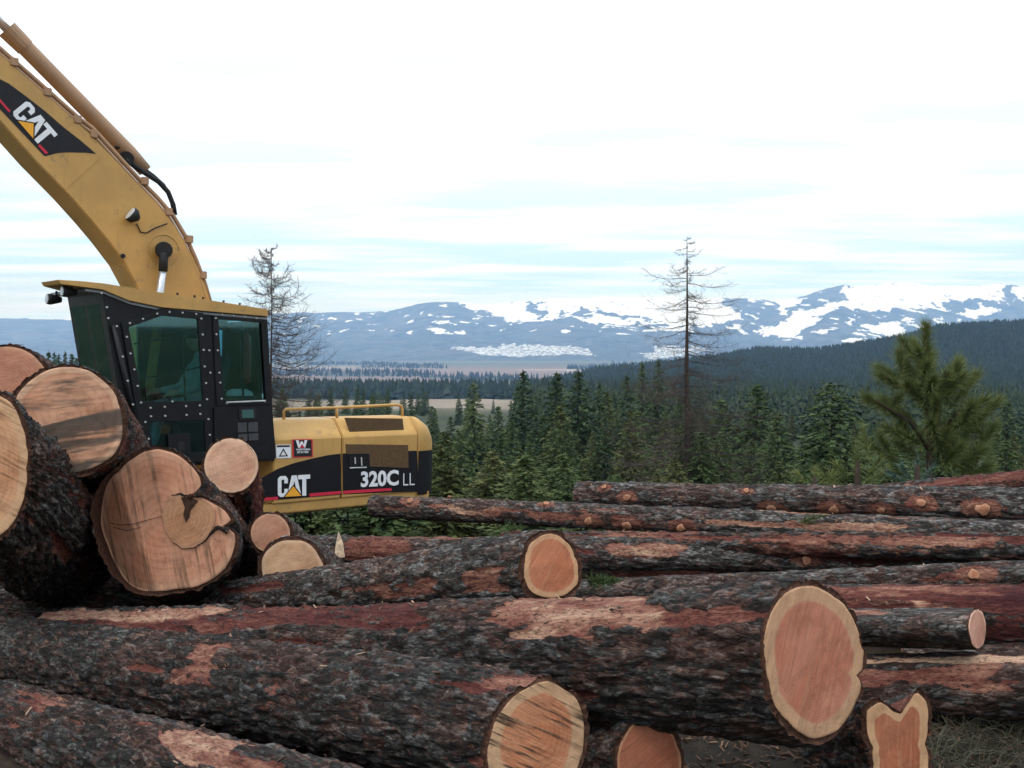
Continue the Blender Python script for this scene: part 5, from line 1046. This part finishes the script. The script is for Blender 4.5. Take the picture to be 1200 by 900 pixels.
# ------------------------------------------------------------------ dry grass and chips by the bottom right, fir sprig
def grass(name, label, spots, n, hmin, hmax, mat, seed):
    r = np.random.RandomState(seed); T = []
    for (px, py, sx, sy) in spots:
        for k in range(n):
            a, b = px + r.randn() * sx, py + r.randn() * sy; Yg = (EYE - .45) * FPX / max(60, b - HOR); x = (a - 600) / FPX * Yg; z = gh(x, Yg)
            h = hmin + (hmax - hmin) * r.rand(); d = np.array([r.randn() * .8 + .35, r.randn() * .8, .45 + r.rand() * .5]); d /= np.linalg.norm(d); o = np.array([x, Yg, z]); s_ = np.cross(d, r.randn(3)); s_ /= np.linalg.norm(s_); m = o + d * h * .6; e = o + d * h + np.array([d[0] * .3, d[1] * .3, -.25]) * h
            T.append([o + s_ * .002, o - s_ * .002, m - s_ * .0015, m + s_ * .0015]); T.append([m + s_ * .0015, m - s_ * .0015, e, e + s_ * .0004])
    V = np.array(T).reshape(-1, 3); o = obj(name, mesh_np(name, V, np.arange(len(V)).reshape(-1, 4), smooth=False), mat); o['kind'] = 'stuff'; tag(o, label, 'grass')
grass('dry_grass', 'dry matted grass on the ground under the split-topped log', [(1130, 862, 30, 14), (1180, 880, 30, 14), (1105, 885, 25, 12), (1190, 850, 20, 8), (1150, 840, 25, 6)], 260, .06, .24, leaf_material('straw', (.025, .025, .017), (.085, .078, .05), (.24, .20, .13)), 61)
def chips(name, label, pts, mat, seed, size):
    r = np.random.RandomState(seed); V = []; F = []
    for (p, s_) in pts:
        R_ = np.linalg.qr(r.randn(3, 3))[0]; q = np.array([(-1, -.25, -.1), (1, -.18, -.08), (.8, .25, -.1), (-.9, .2, -.06), (-.8, -.2, .1), (.9, -.1, .06), (.6, .2, .1), (-1, .15, .08)]) * s_ * size * (.6 + .8 * r.rand()); q = q @ R_.T * np.array([1, 1, .6]) + np.array(p); b = len(V); V += list(q)
        F += [[b + i for i in f] for f in ([0, 3, 2, 1], [4, 5, 6, 7], [0, 1, 5, 4], [1, 2, 6, 5], [2, 3, 7, 6], [3, 0, 4, 7])]
    o = obj(name, mesh_np(name, np.array(V), np.array(F), smooth=False), mat); o['kind'] = 'stuff'; tag(o, label, 'debris')
r3 = random.Random(33); cp = []
for i in range(1700):
    px, py = r3.uniform(700, 1230), r3.uniform(820, 960); Yg = (EYE - .46) * FPX / (py - HOR); x = (px - 600) / FPX * Yg; cp.append(((x, Yg, gh(x, Yg) + .01), r3.uniform(.5, 1.6)))
chips('bark_chips', 'bark chips and bits littering the dark ground', cp, leaf_material('chip', (.03, .02, .015), (.10, .055, .035), (.42, .24, .14)), 71, .02)
lt_ = np.concatenate(LOGTOPS); rsel = np.random.RandomState(8); lt_ = lt_[rsel.choice(len(lt_), 900, replace=False)]
chips('bark_flakes', 'loose bark flakes and wood slivers lying on the logs', [((p[0], p[1], p[2] + .004), r3.uniform(.35, 1.5)) for p in lt_], leaf_material('flake', (.02, .015, .012), (.14, .075, .05), (.55, .38, .26)), 73, .017)
def sprig(label, px, py, Y, ln, n, az, mat, lift=.25):
    V = []; o = np.array(P(px, py, Y)); r = np.random.RandomState(n); d = np.array([math.cos(az), math.sin(az) * .4, lift]); T = []
    for k in range(n):
        f = r.rand(); p = o + d * ln * f; v = d * .5 + r.randn(3) * .5; v /= np.linalg.norm(v); s_ = np.cross(v, r.randn(3)); s_ /= np.linalg.norm(s_); T.append([p + s_ * .003, p - s_ * .003, p + v * .07 * (1.2 - f)])
    V = np.array(T).reshape(-1, 3); oo = obj('fir_sprig', mesh_np('fir_sprig', V, np.arange(len(V)).reshape(-1, 3), smooth=False), mat); tag(oo, label, 'sprig')
sprig('green fir sprig wedged right of the orange cut end', 690, 682, 5.2, .17, 420, .1, M_leaf[1], .05)
sprig('small green sprig caught under the stub-covered log', 938, 612, 7.0, .2, 160, .2, M_leaf[2], .25)
sprig('green sprig below the overhanging tip of the long grey log', 590, 618, 7.6, .18, 200, .1, M_leaf[1], .0)

# ------------------------------------------------------------------ haze
mb = MB(); mb.box((-27500, -27500, -400), (27500, 27500, 960)); hz = mb.build('haze', None); hz['kind'] = 'stuff'; hz['label'] = 'thin blue haze in the air over the valley'
hm = bpy.data.materials.new('haze'); hm.use_nodes = True; hm.node_tree.nodes.clear(); ho = hm.node_tree.nodes.new('ShaderNodeOutputMaterial'); pv = hm.node_tree.nodes.new('ShaderNodeVolumePrincipled')
pv.inputs['Color'].default_value = (.30, .54, 1.0, 1); pv.inputs['Absorption Color'].default_value = (1, 1, 1, 1); pv.inputs['Density'].default_value = 7.5e-5; pv.inputs['Density Attribute'].default_value = ''; pv.inputs['Anisotropy'].default_value = 0.1
hm.node_tree.links.new(pv.outputs[0], ho.inputs['Volume']); hz.data.materials.append(hm)
